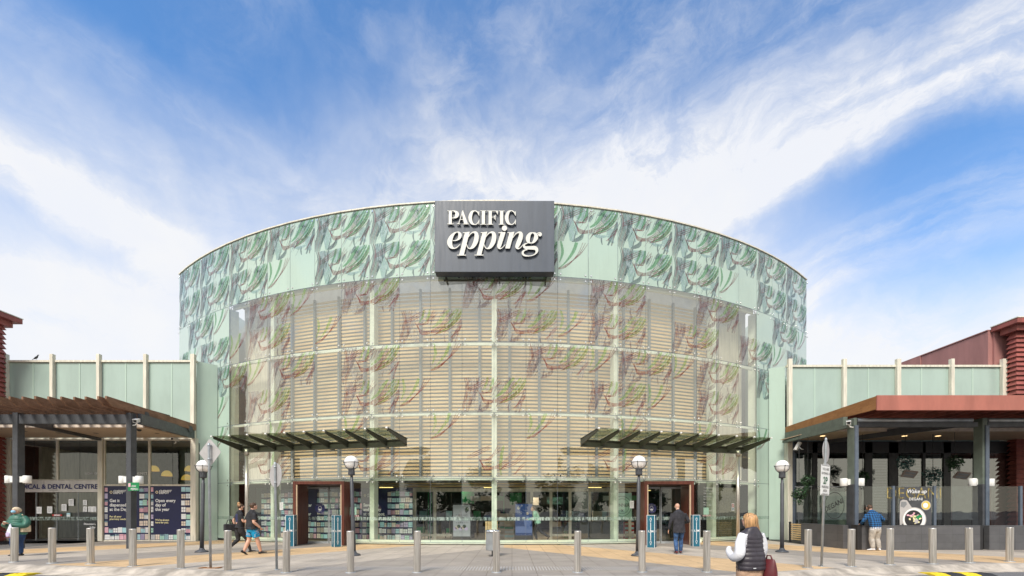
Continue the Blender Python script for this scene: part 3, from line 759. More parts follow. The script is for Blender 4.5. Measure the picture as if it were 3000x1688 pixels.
mb = MB(); mb.face([dp(k, 26.19, 14.5) for k in range(-14, 15)] + [(dp(14, 28.8, 0).x, 66, 14.5), (dp(-14, 28.8, 0).x, 66, 14.5)]); mb.build('roof', M['inwall'], drum)
mb = MB(); mb.face([dp(k, 28.85, .004) for k in range(-11, 12)] + [(14, 60, .004), (-14, 60, .004)]); mb.build('hall_floor', M['infloor'], drum)

# ------------------------------------------------------------------ door portals
def portal(kc, flip):
    c = Vector((-8.43 if flip < 0 else 6.85, 20.42, 0)); n_, t_ = Vector((0, -1, 0)), Vector((1, 0, 0)); W2, H = (1.12 if flip < 0 else 1.08), 2.80
    m = MB()
    for s in (-1, 1): m.obox(c + t_ * s * (W2 - .06) + n_ * .30 + Vector((0, 0, H / 2)), t_ * .06, n_ * .62, (0, 0, H / 2))
    m.obox(c + n_ * .30 + Vector((0, 0, H - .07)), t_ * (W2 - .121), n_ * .618, (0, 0, .07))
    p = m.build('door_portal', M['door'], drum, bevel=.006)
    for s in (-1, 1): MB().obox(c + t_ * s * (W2 - .15) + n_ * .86 + Vector((0, 0, H / 2 - .07)), t_ * .028, n_ * .03, (0, 0, H / 2 - .075)).build('trim', M['soffit'], p)
    zc = c - n_ * .22
    for s in (-1, 1):
        m = MB(); a = zc + t_ * s * .03; b = zc + t_ * s * (W2 - .14)
        m.face([a, b, b + Vector((0, 0, 2.55)), a + Vector((0, 0, 2.55))], 0)
        m.obox(a + Vector((0, 0, 1.27)), t_ * .014, n_ * .02, (0, 0, 1.27), 1)
        m.obox((a + b) / 2 + Vector((0, 0, .05)), (b - a) / 2, n_ * .021, (0, 0, .05), 1)
        m.obox((a + b) / 2 + Vector((0, 0, 2.56)), (b - a) / 2, n_ * .021, (0, 0, .04), 1)
        q0, q1 = a.lerp(b, .03) + n_ * .004, a.lerp(b, .97) + n_ * .004
        m.face([q0 + Vector((0, 0, 1.08)), q1 + Vector((0, 0, 1.08)), q1 + Vector((0, 0, 1.23)), q0 + Vector((0, 0, 1.23))], 2)
        m.build('door_leaf', [M['shopglass'], M['galv'], M['band']], p)
    m = MB()                                         # round mask notice on the glass
    q = c - n_ * .19 + Vector((0, 0, 1.62)) + t_ * (-.43 if flip > 0 else -.41)
    m.disc(q, n_, .23, 20, 0)
    m.disc(q + n_ * .004 - Vector((0, 0, .01)), n_, .085, 14, 1, .115); m.disc(q + n_ * .006 - Vector((0, 0, .012)), n_, .068, 14, 0, .098)
    m.disc(q + n_ * .008 - Vector((0, 0, .055)), n_, .06, 12, 1, .04)
    m.text("FACE MASKS REQUIRED", .036, q + n_ * .008 + Vector((0, 0, .14)), t_, m=1)
    m.text("THANK YOU", .036, q + n_ * .008 - Vector((0, 0, .17)), t_, m=1)
    m.build('mask_notice', [M['navytext'], M['paper']], p)
    return c, n_, t_
pL = portal(-6, -1); pR = portal(6, 1)
for a, b in ((dp(-7, RR, 0), Vector((-9.56, 20.65, 0))), (Vector((-7.30, 20.25, 0)), dp(-5, RR, 0)), (dp(5, RR, 0), Vector((5.76, 20.55, 0))), (Vector((7.94, 20.72, 0)), dp(7, RR, 0))):
    if (b - a).length > .1:                          # narrow fixed panes that close the gap beside each portal
        m = MB(); m.face([a, b, b + Vector((0, 0, 2.86)), a + Vector((0, 0, 2.86))], 0); m.box((min(a.x, b.x), min(a.y, b.y) - .001 + .05, .04), (max(a.x, b.x), min(a.y, b.y) + .11, .2), 1); m.build('side_pane', [M['clear0'], M['celadon']], drum)

# opening hours and little pictograms on the glass beside the doors
for kq, s in ((-4.72, -1), (7.28, 1)):
    m = MB(); n_, t_ = dn(kq), dtg(kq)
    q = chord(kq + .02, math.floor(kq), 0, .012)
    if s > 0:
        m.text("Trading hours", .10, q + Vector((0, 0, 2.58)), t_, m=0, align='LEFT', bold=.01)
        for j, tx in enumerate(("Monday - Wednesday", "9.00am - 5.30pm", "Thursday - Friday", "9.00am - 9.00pm", "Saturday", "9.00am - 5.00pm", "Sunday", "10.00am - 5.00pm")):
            m.text(tx, .072, q + Vector((0, 0, 2.44 - .115 * j - .05 * (j // 2))), t_, m=0, align='LEFT', bold=.012 if j % 2 == 0 else 0)
    a = q + Vector((0, 0, 1.32)); m.face([a, a + t_ * .33, a + t_ * .33 + Vector((0, 0, .34)), a + Vector((0, 0, .34))], 1)
    for j in range(6):
        c = q + t_ * (.03 + j * .088) + Vector((0, 0, 1.275)) - t_ * .04
        m.disc(c, n_, .04, 12, 2); m.disc(c + n_ * .003, n_, .031, 12, 0); m.disc(c + n_ * .005, n_, .016, 8, 3)
    m.build('glass_lettering', [M['paper'], M['packmint'], M['signred'], M['ink']], drum)
for kq, zz, ww, hh in ((-7.45, 1.55, .22, .36), (4.42, 1.62, .2, .34), (4.86, 1.66, .2, .36)):
    m = MB(); q = chord(kq, math.floor(kq), zz, .012); t_ = dtg(kq); n_ = dn(kq)
    m.face([q, q + t_ * ww, q + t_ * ww + Vector((0, 0, hh)), q + Vector((0, 0, hh))], 0)
    for j in range(5): a = q + t_ * ww * .15 + n_ * .002 + Vector((0, 0, hh * (.15 + .15 * j))); m.face([a, a + t_ * ww * (.7 - .1 * (j % 2)), a + t_ * ww * (.7 - .1 * (j % 2)) + Vector((0, 0, hh * .04)), a + Vector((0, 0, hh * .04))], 1)
    m.build('paper_notice', [M['paper'], M['inwall']], drum)
# no smoking notice on the side door panel
m = MB(); kq = 8.62; q = chord(kq, 8, 1.50, .012); t_ = dtg(kq); n_ = dn(kq)
m.face([q, q + t_ * .2, q + t_ * .2 + Vector((0, 0, .38)), q + Vector((0, 0, .38))], 0)
c = q + t_ * .1 + Vector((0, 0, .26)) + n_ * .003
m.disc(c, n_, .085, 16, 1); m.disc(c + n_ * .002, n_, .06, 16, 0); m.beam(c + n_ * .004 - t_ * .05 + Vector((0, 0, .05)), c + n_ * .004 + t_ * .05 - Vector((0, 0, .05)), .004, .018, 1)
for j in range(3): a = q + t_ * .03 + n_ * .003 + Vector((0, 0, .04 + .04 * j)); m.face([a, a + t_ * .14, a + t_ * .14 + Vector((0, 0, .02)), a + Vector((0, 0, .02))], 2)
m.build('no_smoking_notice', [M['paper'], M['signred'], M['teal']], drum)
m = MB(); a, b = dp(8.12, 28.3, 0), dp(9.75, 28.3, 0); m.face([a, b, b + Vector((0, 0, 2.7)), a + Vector((0, 0, 2.7))]); m.build('side_door', M['brownglass'], drum)


# ------------------------------------------------------------------ product shelves printed on the shop windows
PACK = [M['navy'], M['paper'], M['pink'], M['cyan'], M['buff'], M['lilac'], M['packmint'], M['yellowt'], M['gold']]
def shelves(mb, o, ux, nz, w_, h_, r, sh=.29, blank=None):
    o, ux, nz = Vector(o), Vector(ux).normalized(), Vector(nz); uz = Vector((0, 0, 1))
    def rect(x0, y0, x1, y1, m, d=.003):
        mb.face([o + ux * x0 + uz * y0 + nz * d, o + ux * x1 + uz * y0 + nz * d, o + ux * x1 + uz * y1 + nz * d, o + ux * x0 + uz * y1 + nz * d], m)
    rect(0, 0, w_, h_, 0, 0)
    z = .02
    while z < h_ - .12:
        hgt = sh if z + sh < h_ else h_ - z
        x = .02
        while x < w_ - .06:
            kind = r.choice('BBSTPPN'); c = r.choice((1, 1, 1, 2, 3, 3, 4, 4, 5, 6)); 
            iw = {'B': r.uniform(.14, .28), 'S': .20, 'T': .21, 'P': .22, 'N': .18}[kind]
            iw = min(iw, w_ - .02 - x); ih = (hgt - .05) * r.uniform(.75, 1)
            if blank and x + iw > blank[0] and x < blank[2] and z + ih > blank[1] and z < blank[3]:
                if x < blank[0] - .07: iw = blank[0] - .01 - x
                else: x = blank[2] + .01; continue
            if kind in 'BN':
                rect(x, z, x + iw, z + ih, c); n = r.choice((1, 2, 3))
                for j in range(1, n + 1): rect(x, z + ih * j / (n + 1) - .004, x + iw, z + ih * j / (n + 1) + .004, r.choice((0, 3, 2)), .005)
            elif kind == 'S':
                n = 5; ww = iw / n
                for j in range(n): rect(x + j * ww + .008, z, x + (j + 1) * ww - .008, z + ih, c)
            elif kind == 'T':
                n = 3; ww = iw / n
                for j in range(n):
                    rect(x + j * ww + .006, z, x + (j + 1) * ww - .006, z + ih * .68, c); rect(x + j * ww + ww * .34, z + ih * .68, x + j * ww + ww * .66, z + ih * .95, 3 if c != 3 else 1)
            else:
                for j in range(2):
                    for q in range(2):
                        rect(x + j * iw / 2 + .006, z + q * ih / 2 + .006, x + (j + 1) * iw / 2 - .006, z + (q + 1) * ih / 2 - .006, c)
            x += iw + r.uniform(.008, .02)
        z += hgt
    if blank: rect(*blank, 0, .004)


rs = random.Random(11)
def flower(mb, c, ux, nz, s):
    for j in range(8):
        a = j * math.pi / 4
        mb.disc(Vector(c) + Vector(ux) * math.cos(a) * s + Vector((0, 0, 1)) * math.sin(a) * s, nz, s * .36, 7, 8 if j % 2 else 1)

m = MB()
for k in range(-10, -3):
    a, b = dp(k, 27.35, .10), dp(k + 1, 27.35, .10); n_ = dn(k + .5)
    shelves(m, a, b - a, n_, (b - a).length, 2.5, rs, .30, (.0, 1.0, 1.36, 2.36) if k in (-8, -5) else None)
cm = m.build('chemist_display', PACK, drum)
m = MB()
for k, lines in ((-5, ("Save time", "and money", "at the Depot.")), (-8, ("Open later", "to help", "every year"))):
    a, b = dp(k, 27.35, .10), dp(k + 1, 27.35, .10); n_ = dn(k + .5); t_ = (b - a).normalized(); q = a + n_ * .012 + t_ * .08
    for j, tx in enumerate(lines): m.text(tx, .21, q + Vector((0, 0, 1.62 - j * .22)), t_, m=0, bold=.03, align='LEFT')
    m.text("CHEMIST", .09, q + t_ * .2 + Vector((0, 0, 2.17)), t_, m=0, bold=.03, align='LEFT', xs=1.15, shear=.15); m.text("DEPOT", .09, q + t_ * .2 + Vector((0, 0, 2.08)), t_, m=0, bold=.03, align='LEFT', xs=1.15, shear=.15)
    for j in range(8): m.disc(q + t_ * (.09 + .045 * math.cos(j * .785)) + Vector((0, 0, 2.15 + .045 * math.sin(j * .785))), n_, .022, 6, 1 if j % 2 else 0)
m.build('lettering', [M['paper'], M['gold']], cm)

# ------------------------------------------------------------------ the inner lobby
YL = 23.0
lob = MB()
for x in (1166, 1215, 1274, 1558, 1614, 1670, 1727, 1788, 1845):
    X = XA(x, YL); lob.box((X - .07, YL - .05, 0), (X + .07, YL + .05, 2.62))
lob.box((XA(1150, YL), YL - .06, 2.49), (XA(1880, YL), YL + .06, 2.66)); lob.box((XA(1150, YL), YL - .03, .20), (XA(1330, YL), YL + .03, .32)); lob.box((XA(1614, YL), YL - .03, .20), (XA(1880, YL), YL + .03, .32))
lf = lob.build('lobby_frame', M['cream'], drum)
m = MB()
for a, b in ((1166, 1215), (1215, 1274), (1614, 1670), (1670, 1727), (1727, 1788), (1788, 1845)):
    m.face([(XA(a, YL) + .08, YL, .33), (XA(b, YL) - .08, YL, .33), (XA(b, YL) - .08, YL, 2.48), (XA(a, YL) + .08, YL, 2.48)])
m.build('lobby_glass', M['shopglass'], lf)
m = MB(); z = 2.72
while z < 3.0: m.box((-6.5, YL - .3, z), (6.5, YL - .27, z + .07)); z += .13
m.build('lobby_batten', M['batten'], drum)
m = MB(); m.face([(-16, 36, 0), (16, 36, 0), (16, 36, 3), (-16, 36, 3)], 0)
rr = random.Random(5)
for i in range(60):
    x = rr.uniform(-11, 11); y = rr.uniform(24, 35); ww = rr.uniform(.5, 1.6); h0 = rr.choice((0, 0, .8, 1.9)); h1 = h0 + rr.uniform(.3, .8); ww *= .6
    m.box((x, y, h0), (x + ww, y + .3, h1), rr.choice((2, 3, 4, 5, 6, 0, 0, 0, 0)))
m.build('mall_shopfront', [M['dark'], M['signred'], M['leafb'], M['inwall'], M['greensign'], M['buff'], M['navy']], drum)
m = MB()
for i in range(9): m.box((-8 + i * 2.1, 27 + (i % 3) * 2, 2.90), (-7.2 + i * 2.1, 27.12 + (i % 3) * 2, 2.93))
m.build('ceiling_light', M['lampin'], drum)
for i, (x, y) in enumerate(((-9, 25.5), (-3.5, 25.5), (2, 25.5), (7, 26), (-6, 30), (1, 30))):   # the lobby's own lamps, seen lit through the glass
    ld = bpy.data.lights.new('lobby_lamp', 'AREA'); ld.shape = 'RECTANGLE'; ld.size = 1.8; ld.size_y = .3; ld.energy = 45; ld.color = (1.0, .84, .62)
    lo_ = bpy.data.objects.new('lobby_lamp', ld); col.objects.link(lo_); lo_.location = (x, y, 2.9)
m = MB(); rq = random.Random(15)                     # stands, hanging signs and stock in the lobby
for i in range(34):
    x = rq.uniform(-6.3, 6.3); y = rq.uniform(23.3, 25.5); k_ = rq.choice('SHTM')
    if k_ == 'S':
        m.box((x, y, 0), (x + .5, y + .3, rq.uniform(.8, 1.5)), rq.choice((0, 1, 2, 5)))
        for j in range(5): m.box((x + .02, y - .03, .1 + j * .22), (x + .48, y - .005, .22 + j * .22), rq.choice((3, 4, 5, 6)))
    elif k_ == 'H': m.box((x, y, 2.05), (x + rq.uniform(.4, 1.0), y + .04, 2.3), rq.choice((3, 4, 6, 0, 5)))
    elif k_ == 'T': m.tube([(x, y, 0), (x, y, 1.1)], .02, 6, 5); m.box((x - .2, y - .02, 1.0), (x + .2, y + .02, 1.5), rq.choice((3, 4, 6)))
    else: m.box((x, y, 0), (x + .06, y + .06, 2.5), rq.choice((0, 6)))
m.build('lobby_stock', [M['dark'], M['signred'], M['leafb'], M['paper'], M['cyan'], M['buff'], M['greensign']], drum)
for x in (-5.4, -2.7, 3.2, 5.6):
    m = MB(); foliage(m, (x, 24.2, .9), (.4, .4, .7), 200, rq, .05, .12, 0); m.lathe([(.16, 0), (.2, .4)], (x, 24.2, 0), 12, 1); m.build('lobby_plant', [M['leaf'], M['ink']], drum)
# right-hand shop inside: dark front with a round mark on the glass
m = MB(); a, b = dp(3.1, 27.4, .1), dp(8.0, 27.4, .1); m.face([a, dp(4.6, 27.4, .1), dp(4.6, 27.4, 1.0), dp(3.1, 27.4, 1.0)], 0)
a = dp(7.0, 27.2, .1); b = dp(8.3, 27.2, .1); m.face([a, b, b + Vector((0, 0, 2.6)), a + Vector((0, 0, 2.6))], 0); m.build('inner_shopfront', [M['dark']], drum)
m = MB(); k = 4.42; q = dp(k, 28.3, 1.72); n_, t_ = dn(k), dtg(k)
m.face([q - t_ * .42 - Vector((0, 0, .62)), q + t_ * .5 - Vector((0, 0, .62)), q + t_ * .5 + Vector((0, 0, .62)), q - t_ * .42 + Vector((0, 0, .62))], 0)
m.disc(q + n_ * .004, n_, .48, 28, 1); m.disc(q + n_ * .006, n_, .46, 28, 0); m.disc(q + n_ * .008, n_, .36, 28, 1); m.disc(q + n_ * .010, n_, .345, 28, 0)
m.text("DINNER", .21, q + n_ * .014 - Vector((0, 0, .02)), t_, m=1, bold=.01); m.text("X", .2, q + n_ * .014 - Vector((0, 0, .28)), t_, m=1)
m.build('dinner_notice', [M['packmint'], M['dark']], drum)


def totem(x0, x1, ytop, Y, name, label, mats, pic):
    c = ((XA(x0, Y) + XA(x1, Y)) / 2, Y, 0); t = thing(name, label, 'advertising stand', c)
    w_ = XA(x1, Y) - XA(x0, Y); H = ZA(ytop, Y)
    MB().box((c[0] - w_ / 2, Y - .06, 0), (c[0] + w_ / 2, Y + .14, H)).build('housing', M['ink'], t, bevel=.01)
    m = MB(); pic(m, c[0] - w_ / 2 + .05, c[0] + w_ / 2 - .05, Y - .065, H); m.build('screen', mats, t)
def pic1(m, a, b, y, H):
    m.face([(a, y, .25), (b, y, .25), (b, y, H - .08), (a, y, H - .08)], 0)
    m.text("THE PLANT", .11, ((a + b) / 2, y - .004, H - .62), m=1); m.text("DISTRICT", .11, ((a + b) / 2, y - .004, H - .74), m=1)
    m.prism(catmull([(0, -.16), (.13, -.02), (.10, .14), (-.02, .10), (-.06, -.05), (0, -.16)], 4)[:-1], ((a + b) / 2 + .22, y - .003, H - .32), (1, 0, 0), (0, 0, 1), (0, -1, 0), .001, 2)
    for j in range(6): m.disc(((a + b) / 2 - .25 + j * .1, y - .003, H - .95), (0, -1, 0), .02, 8, 1)
    for j in range(7): m.disc((a + .1 + j * .09, y - .003, .62 + .06 * (j % 3)), (0, -1, 0), .09, 8, (3, 4, 2)[j % 3])
totem(1325, 1381, 1475, 22.0, 'advertising_stand', 'freestanding board with a green leaf on pale grey, inside the entrance glass', [M['tabl'], M['ink'], M['leaf'], M['lilac'], M['buff']], pic1)
def pic2(m, a, b, y, H):
    m.face([(a, y, .30), (b, y, .30), (b, y, H - .08), (a, y, H - .08)], 0)
    m.disc((a + .14, y - .003, H - .28), (0, -1, 0), .07, 16, 2); m.text("A new", .07, (a + .07, y - .004, H - .50), m=2, align='LEFT'); m.text("powerful", .07, (a + .07, y - .004, H - .58), m=2, align='LEFT')
    m.disc(((a + b) / 2 + .18, y - .003, .95), (0, -1, 0), .17, 14, 1, .30); m.disc(((a + b) / 2 + .18, y - .005, 1.37), (0, -1, 0), .055, 12, 3, .075)
    m.face([(a, y - .004, .42), (b, y - .004, .42), (b, y - .004, .74), (a, y - .004, .74)], 1)
totem(1507, 1562, 1472, 22.0, 'advertising_stand', 'freestanding lit blue screen showing a woman in a pale top, inside the entrance glass', [M['screen'], M['screen2'], M['paper'], M['buff']], pic2)

# timber bin seen just behind the glass
t = thing('timber_bin', 'small slatted timber bin inside the glass behind the central column', 'bin', (XA(1435, 21.3), 21.3, 0))
m = MB()
for j in range(5): m.box((XA(1422, 21.3) + j * .12, 21.2, .05), (XA(1422, 21.3) + j * .12 + .10, 21.6, 1.0))
m.build('body', M['batten'], t)

# ------------------------------------------------------------------ the big sign
YS = 19.05
sg = thing('building_sign', 'large dark slate sign board with ivory letters fixed high on the curved glass', 'sign', (XA(1449, YS), YS, ZA(796, YS)))
sx0, sx1, sz0, sz1 = XA(1274, YS), XA(1623.8, YS), ZA(796.7, YS), ZA(588.5, YS)
m = MB(); m.box((sx0, YS, sz0), (sx1, YS + .42, sz1)); m.build('board', M['sign'], sg, bevel=.008)
m = MB()
for x in (1300, 1380, 1460, 1540, 1600): X = XA(x, YS); m.box((X, YS + .42, sz0 - .06), (X + .06, YS + 1.1, sz0 + .05))
m.box((sx0 + .3, YS + .5, sz0 - .13), (sx1 - .3, YS + .56, sz0 - .06)); m.build('bracket', M['olive'], sg)
SO = Vector((XA(1300, YS), YS - .085, ZA(600, YS))); SU = YS / F / 7.627
lm = MB(); layer = [0]
def lp(pts):                                         # solid letter piece from an outline in enlarged photo units
    layer[0] += 1; d = (layer[0] % 9) * .0012
    lm.prism([(x * SU, -y * SU) for x, y in pts], SO - Vector((0, d, 0)), (1, 0, 0), (0, 0, 1), (0, -1, 0), .06, 0, 1)
def ls(pts, n=7):                                    # swelling pen stroke (x, y, width)
    layer[0] += 1; d = (layer[0] % 9) * .0012
    sp_ = catmull(pts, n); Lp, Rp = [], []
    for i, p in enumerate(sp_):
        a, b = sp_[max(i - 1, 0)], sp_[min(i + 1, len(sp_) - 1)]; dx, dy = b[0] - a[0], b[1] - a[1]; L = math.hypot(dx, dy) or 1
        nx, ny = -dy / L * p[2] / 2, dx / L * p[2] / 2; Lp.append((p[0] + nx, p[1] + ny)); Rp.append((p[0] - nx, p[1] - ny))
    o = SO - Vector((0, d, 0)); V = lambda q, back: o + Vector((q[0] * SU, .06 if back else 0, -q[1] * SU))
    for i in range(len(sp_) - 1):
        lm.face([V(Lp[i], 0), V(Lp[i + 1], 0), V(Rp[i + 1], 0), V(Rp[i], 0)], 0)
        lm.face([V(Lp[i], 0), V(Lp[i + 1], 0), V(Lp[i + 1], 1), V(Lp[i], 1)], 1); lm.face([V(Rp[i], 0), V(Rp[i + 1], 0), V(Rp[i + 1], 1), V(Rp[i], 1)], 1)
    for i in (0, -1): lm.face([V(Lp[i], 0), V(Rp[i], 0), V(Rp[i], 1), V(Lp[i], 1)], 1)
def rc(x0, y0, x1, y1): lp([(x0, y0), (x1, y0), (x1, y1), (x0, y1)])
rc(118, 170, 187, 456); rc(88, 162, 215, 175); rc(88, 452, 230, 467)
ls([(187, 168, 14), (240, 172, 24), (290, 205, 66), (303, 250, 86), (285, 295, 68), (240, 322, 26), (187, 328, 12)])
lp([(405, 200), (432, 150), (545, 456), (458, 456)]); ls([(428, 178, 14), (340, 455, 16)], 2); rc(375, 352, 462, 366); rc(297, 452, 376, 467); rc(441, 452, 568, 467)
def bigC(dx):
    ls([(785 + dx, 262, 8), (765 + dx, 205, 22), (725 + dx, 172, 22), (690 + dx, 166, 20), (630 + dx, 200, 58), (595 + dx, 318, 80), (625 + dx, 430, 60), (690 + dx, 470, 20), (745 + dx, 455, 20), (790 + dx, 390, 12)])
    lp([(778 + dx, 180), (795 + dx, 176), (797 + dx, 285), (787 + dx, 272)]); lp([(783 + dx, 372), (797 + dx, 360), (797 + dx, 474), (780 + dx, 462)])
bigC(0); bigC(812)
def bigI(x): rc(x + 31, 170, x + 103, 462); rc(x, 164, x + 134, 177); rc(x, 460, x + 134, 474)
bigI(822); bigI(1228)
rc(1005, 170, 1077, 462); rc(973, 164, 1212, 178); rc(973, 460, 1112, 474); rc(1077, 303, 1150, 315)
lp([(1165, 178), (1213, 178), (1207, 258)]); lp([(1120, 303), (1160, 245), (1160, 382), (1120, 315)])
ls([(205, 828, 16), (280, 824, 22), (350, 775, 56), (368, 705, 76), (345, 652, 44), (300, 640, 18), (235, 672, 44), (170, 760, 88), (138, 860, 112), (165, 955, 88), (230, 1000, 30), (300, 978, 20), (368, 915, 15)])
def italic_p(dx):
    lp([(478 + dx, 648), (587 + dx, 630), (452 + dx, 1150), (348 + dx, 1150)]); lp([(438 + dx, 648), (500 + dx, 644), (500 + dx, 662), (436 + dx, 664)]); rc(302 + dx, 1144, 504 + dx, 1162)
    ls([(548 + dx, 760, 12), (600 + dx, 685, 20), (662 + dx, 645, 30), (722 + dx, 665, 74), (738 + dx, 745, 96), (715 + dx, 860, 100), (655 + dx, 965, 72), (590 + dx, 1005, 26), (545 + dx, 985, 20), (515 + dx, 915, 14)])
italic_p(0); italic_p(390)
lp([(1222, 648), (1382, 636), (1372, 662), (1220, 664)]); ls([(1330, 645, 100), (1288, 780, 98), (1245, 920, 92), (1238, 975, 74), (1262, 1005, 30), (1305, 990, 18), (1376, 918, 12)])
lp([(1358 + 58 * math.cos(a * .3307), 553 + 60 * math.sin(a * .3307)) for a in range(19)])
lp([(1425, 648), (1480, 644), (1480, 662), (1424, 664)]); lp([(1468, 650), (1580, 632), (1476, 1006), (1374, 1006)])
ls([(1545, 765, 12), (1605, 685, 20), (1668, 648, 32), (1718, 672, 80), (1716, 760, 98), (1672, 880, 100), (1638, 970, 80), (1668, 1008, 30), (1712, 985, 18), (1780, 912, 12)])
ls([(1990, 652, 18), (1925, 680, 56), (1882, 765, 96), (1890, 850, 74), (1945, 885, 18), (2005, 860, 52), (2058, 770, 92), (2048, 690, 66), (1990, 652, 18)])
ls([(2075, 700, 18), (2100, 665, 16), (2140, 652, 20)], 4); lp([(2147 + 44 * math.cos(a * .3307), 688 + 46 * math.sin(a * .3307)) for a in range(19)])
ls([(1885, 880, 14), (1815, 905, 30), (1790, 950, 46), (1830, 985, 62), (1950, 990, 78), (2045, 995, 84), (2078, 1060, 60), (2030, 1135, 24), (1910, 1170, 20), (1800, 1155, 40), (1762, 1100, 46), (1800, 1045, 30), (1870, 1028, 20)])
lm.build('lettering', [M['letter'], M['lside']], sg)


def fit(mb, body, x0, x1, yb, yc, Y, m=0, bold=0.0, shear=0.0, dy=0.0):
    """lettering on a wall facing the street, filling photo columns x0..x1 from baseline yb to cap line yc at depth Y"""
    tmp = MB(); tmp.text(body, 1.0, (0, 0, 0), bold=bold, align='LEFT', shear=shear)
    xs = [v.x for v in tmp.v]; zs = [v.z for v in tmp.v]; wx = max(xs) - min(xs); hz = 0.73
    X0_, X1_ = XA(x0, Y), XA(x1, Y); Z0_, Z1_ = ZA(yb, Y), ZA(yc, Y); sx, sz_ = (X1_ - X0_) / wx, (Z1_ - Z0_) / hz
    b = len(mb.v)
    for v in tmp.v: mb.v.append(Vector((X0_ + (v.x - min(xs)) * sx, Y + dy, Z0_ + v.z * sz_)))
    for f in tmp.f: mb.f.append(tuple(b + i for i in f)); mb.m.append(m); mb.s.append(False)
    return mb


def quadp(mb, x0, y0, x1, y1, Y, m=0):               # a flat rectangle facing the street from photo corners
    return mb.face([(XA(x0, Y), Y, ZA(y1, Y)), (XA(x1, Y), Y, ZA(y1, Y)), (XA(x1, Y), Y, ZA(y0, Y)), (XA(x0, Y), Y, ZA(y0, Y))], m)


def boxp(mb, x0, y0, x1, y1, Y, d, m=0):             # a box whose front face is that rectangle
    return mb.box((XA(x0, Y), Y, ZA(y1, Y)), (XA(x1, Y), Y + d, ZA(y0, Y)), m)


# ================================================================== glass canopies over the doors
def canopy(a, b, zb, n_sign, label, pt):
    """a, b: ends of the carrying beam; ribs lean out to the street and rise"""
    a, b = Vector(a), Vector(b); t = (b - a).normalized(); n_ = Vector((t.y, -t.x, 0))
    if n_.y > 0: n_ = -n_
    T = thing('glass_canopy', label, 'canopy', (pt[0], pt[1], 0))
    m = MB(); up = Vector((0, 0, 1))
    m.beam(a + up * (zb + .02), b + up * (zb + .02), .16, .04); m.beam(a + up * (zb + .15), b + up * (zb + .15), .03, .22); m.beam(a + up * (zb + .28), b + up * (zb + .28), .14, .04)
    m.build('beam', M['olive'], T)
    N = 10; L = 1.45; rt = []
    for i in range(N):
        p = a.lerp(b, i / (N - 1)) if i not in (0, N - 1) else a.lerp(b, i / (N - 1))
        r0, r1 = p + up * (zb + .05) - n_ * .02, p + n_ * L + up * (zb + .40)
        m = MB(); h0, h1 = .26, .07; th_ = t * .028
        m.hexa([r0 - th_, r0 + th_, r1 + th_, r1 - th_, r0 - th_ + up * h0, r0 + th_ + up * h0, r1 + th_ + up * h1, r1 - th_ + up * h1])
        e0, e1 = r0 + up * (h0 + .012), r1 + up * (h1 + .012)
        m.beam(e0, e1 + (e1 - e0) * .05, .09, .018, 0); m.beam(e1 + n_ * .05, e1 + n_ * .12 + up * .012, .07, .05, 1)
        m.build('rib', [M['olive'], M['white']], T); rt.append((e0 + up * .02 - n_ * .2, e1 + up * .02 + n_ * .10))
    rc_ = random.Random(4)
    for (p0, q0), (p1, q1) in zip(rt, rt[1:]):
        m = MB(); g = t * .025
        m.face([p0 + g, p1 - g, q1 - g, q0 + g], 0)
        def S(u, v, d=.004): return (p0 + g).lerp(p1 - g, u).lerp((q0 + g).lerp(q1 - g, u), v) + up * d
        for j in range(9):
            c0 = rc_.uniform(0, .5); pts = catmull([(0.02, c0 * .8 + .05 * j), (.35, c0 + .07 * j), (.7, c0 * .7 + .04 * j + .2), (.98, c0 * .5 + .06 * j + .25)], 5)
            for (u0, v0), (u1, v1) in zip(pts, pts[1:]):
                w_ = .012 + .022 * math.sin(u0 * 3.1)
                if max(v0, v1) + w_ < 1: m.face([S(u0, v0), S(u1, v1), S(u1, v1 + w_), S(u0, v0 + w_)], 1)
        m.build('glass_plate', [M['canopyglass'], M['band']], T)
    m = MB(); m.tube([(pt[0], pt[1], 0), (pt[0], pt[1], zb)], .075, 14); m.cyl((pt[0], pt[1], 0), (0, 0, 1), .13, .02); m.tube([(pt[0], pt[1], zb - .12), (pt[0], pt[1], zb + .15)], .10, 14)
    m.build('post', M['steel_b'], T)
    for i in (1, 4, 7):                                # short arms back to the building
        p = a.lerp(b, (i + .5) / 9); q = p - n_ * 1.0
        m = MB(); m.beam(p + up * (zb + .15), q + up * (zb + .15), .06, .12); m.build('arm', M['olive'], T)
canopy((XA(1190, 18.3), 18.3, 0), (XA(709, 20.3), 20.3, 0), 4.14, 1, 'ribbed olive steel and glass canopy over the left entrance door', (XA(723, 20.2), 20.2))
canopy((XA(1703, 18.4), 18.4, 0), (XA(2178, 20.7), 20.7, 0), 4.14, 1, 'ribbed olive steel and glass canopy over the right entrance door', (XA(2162, 20.6), 20.6))

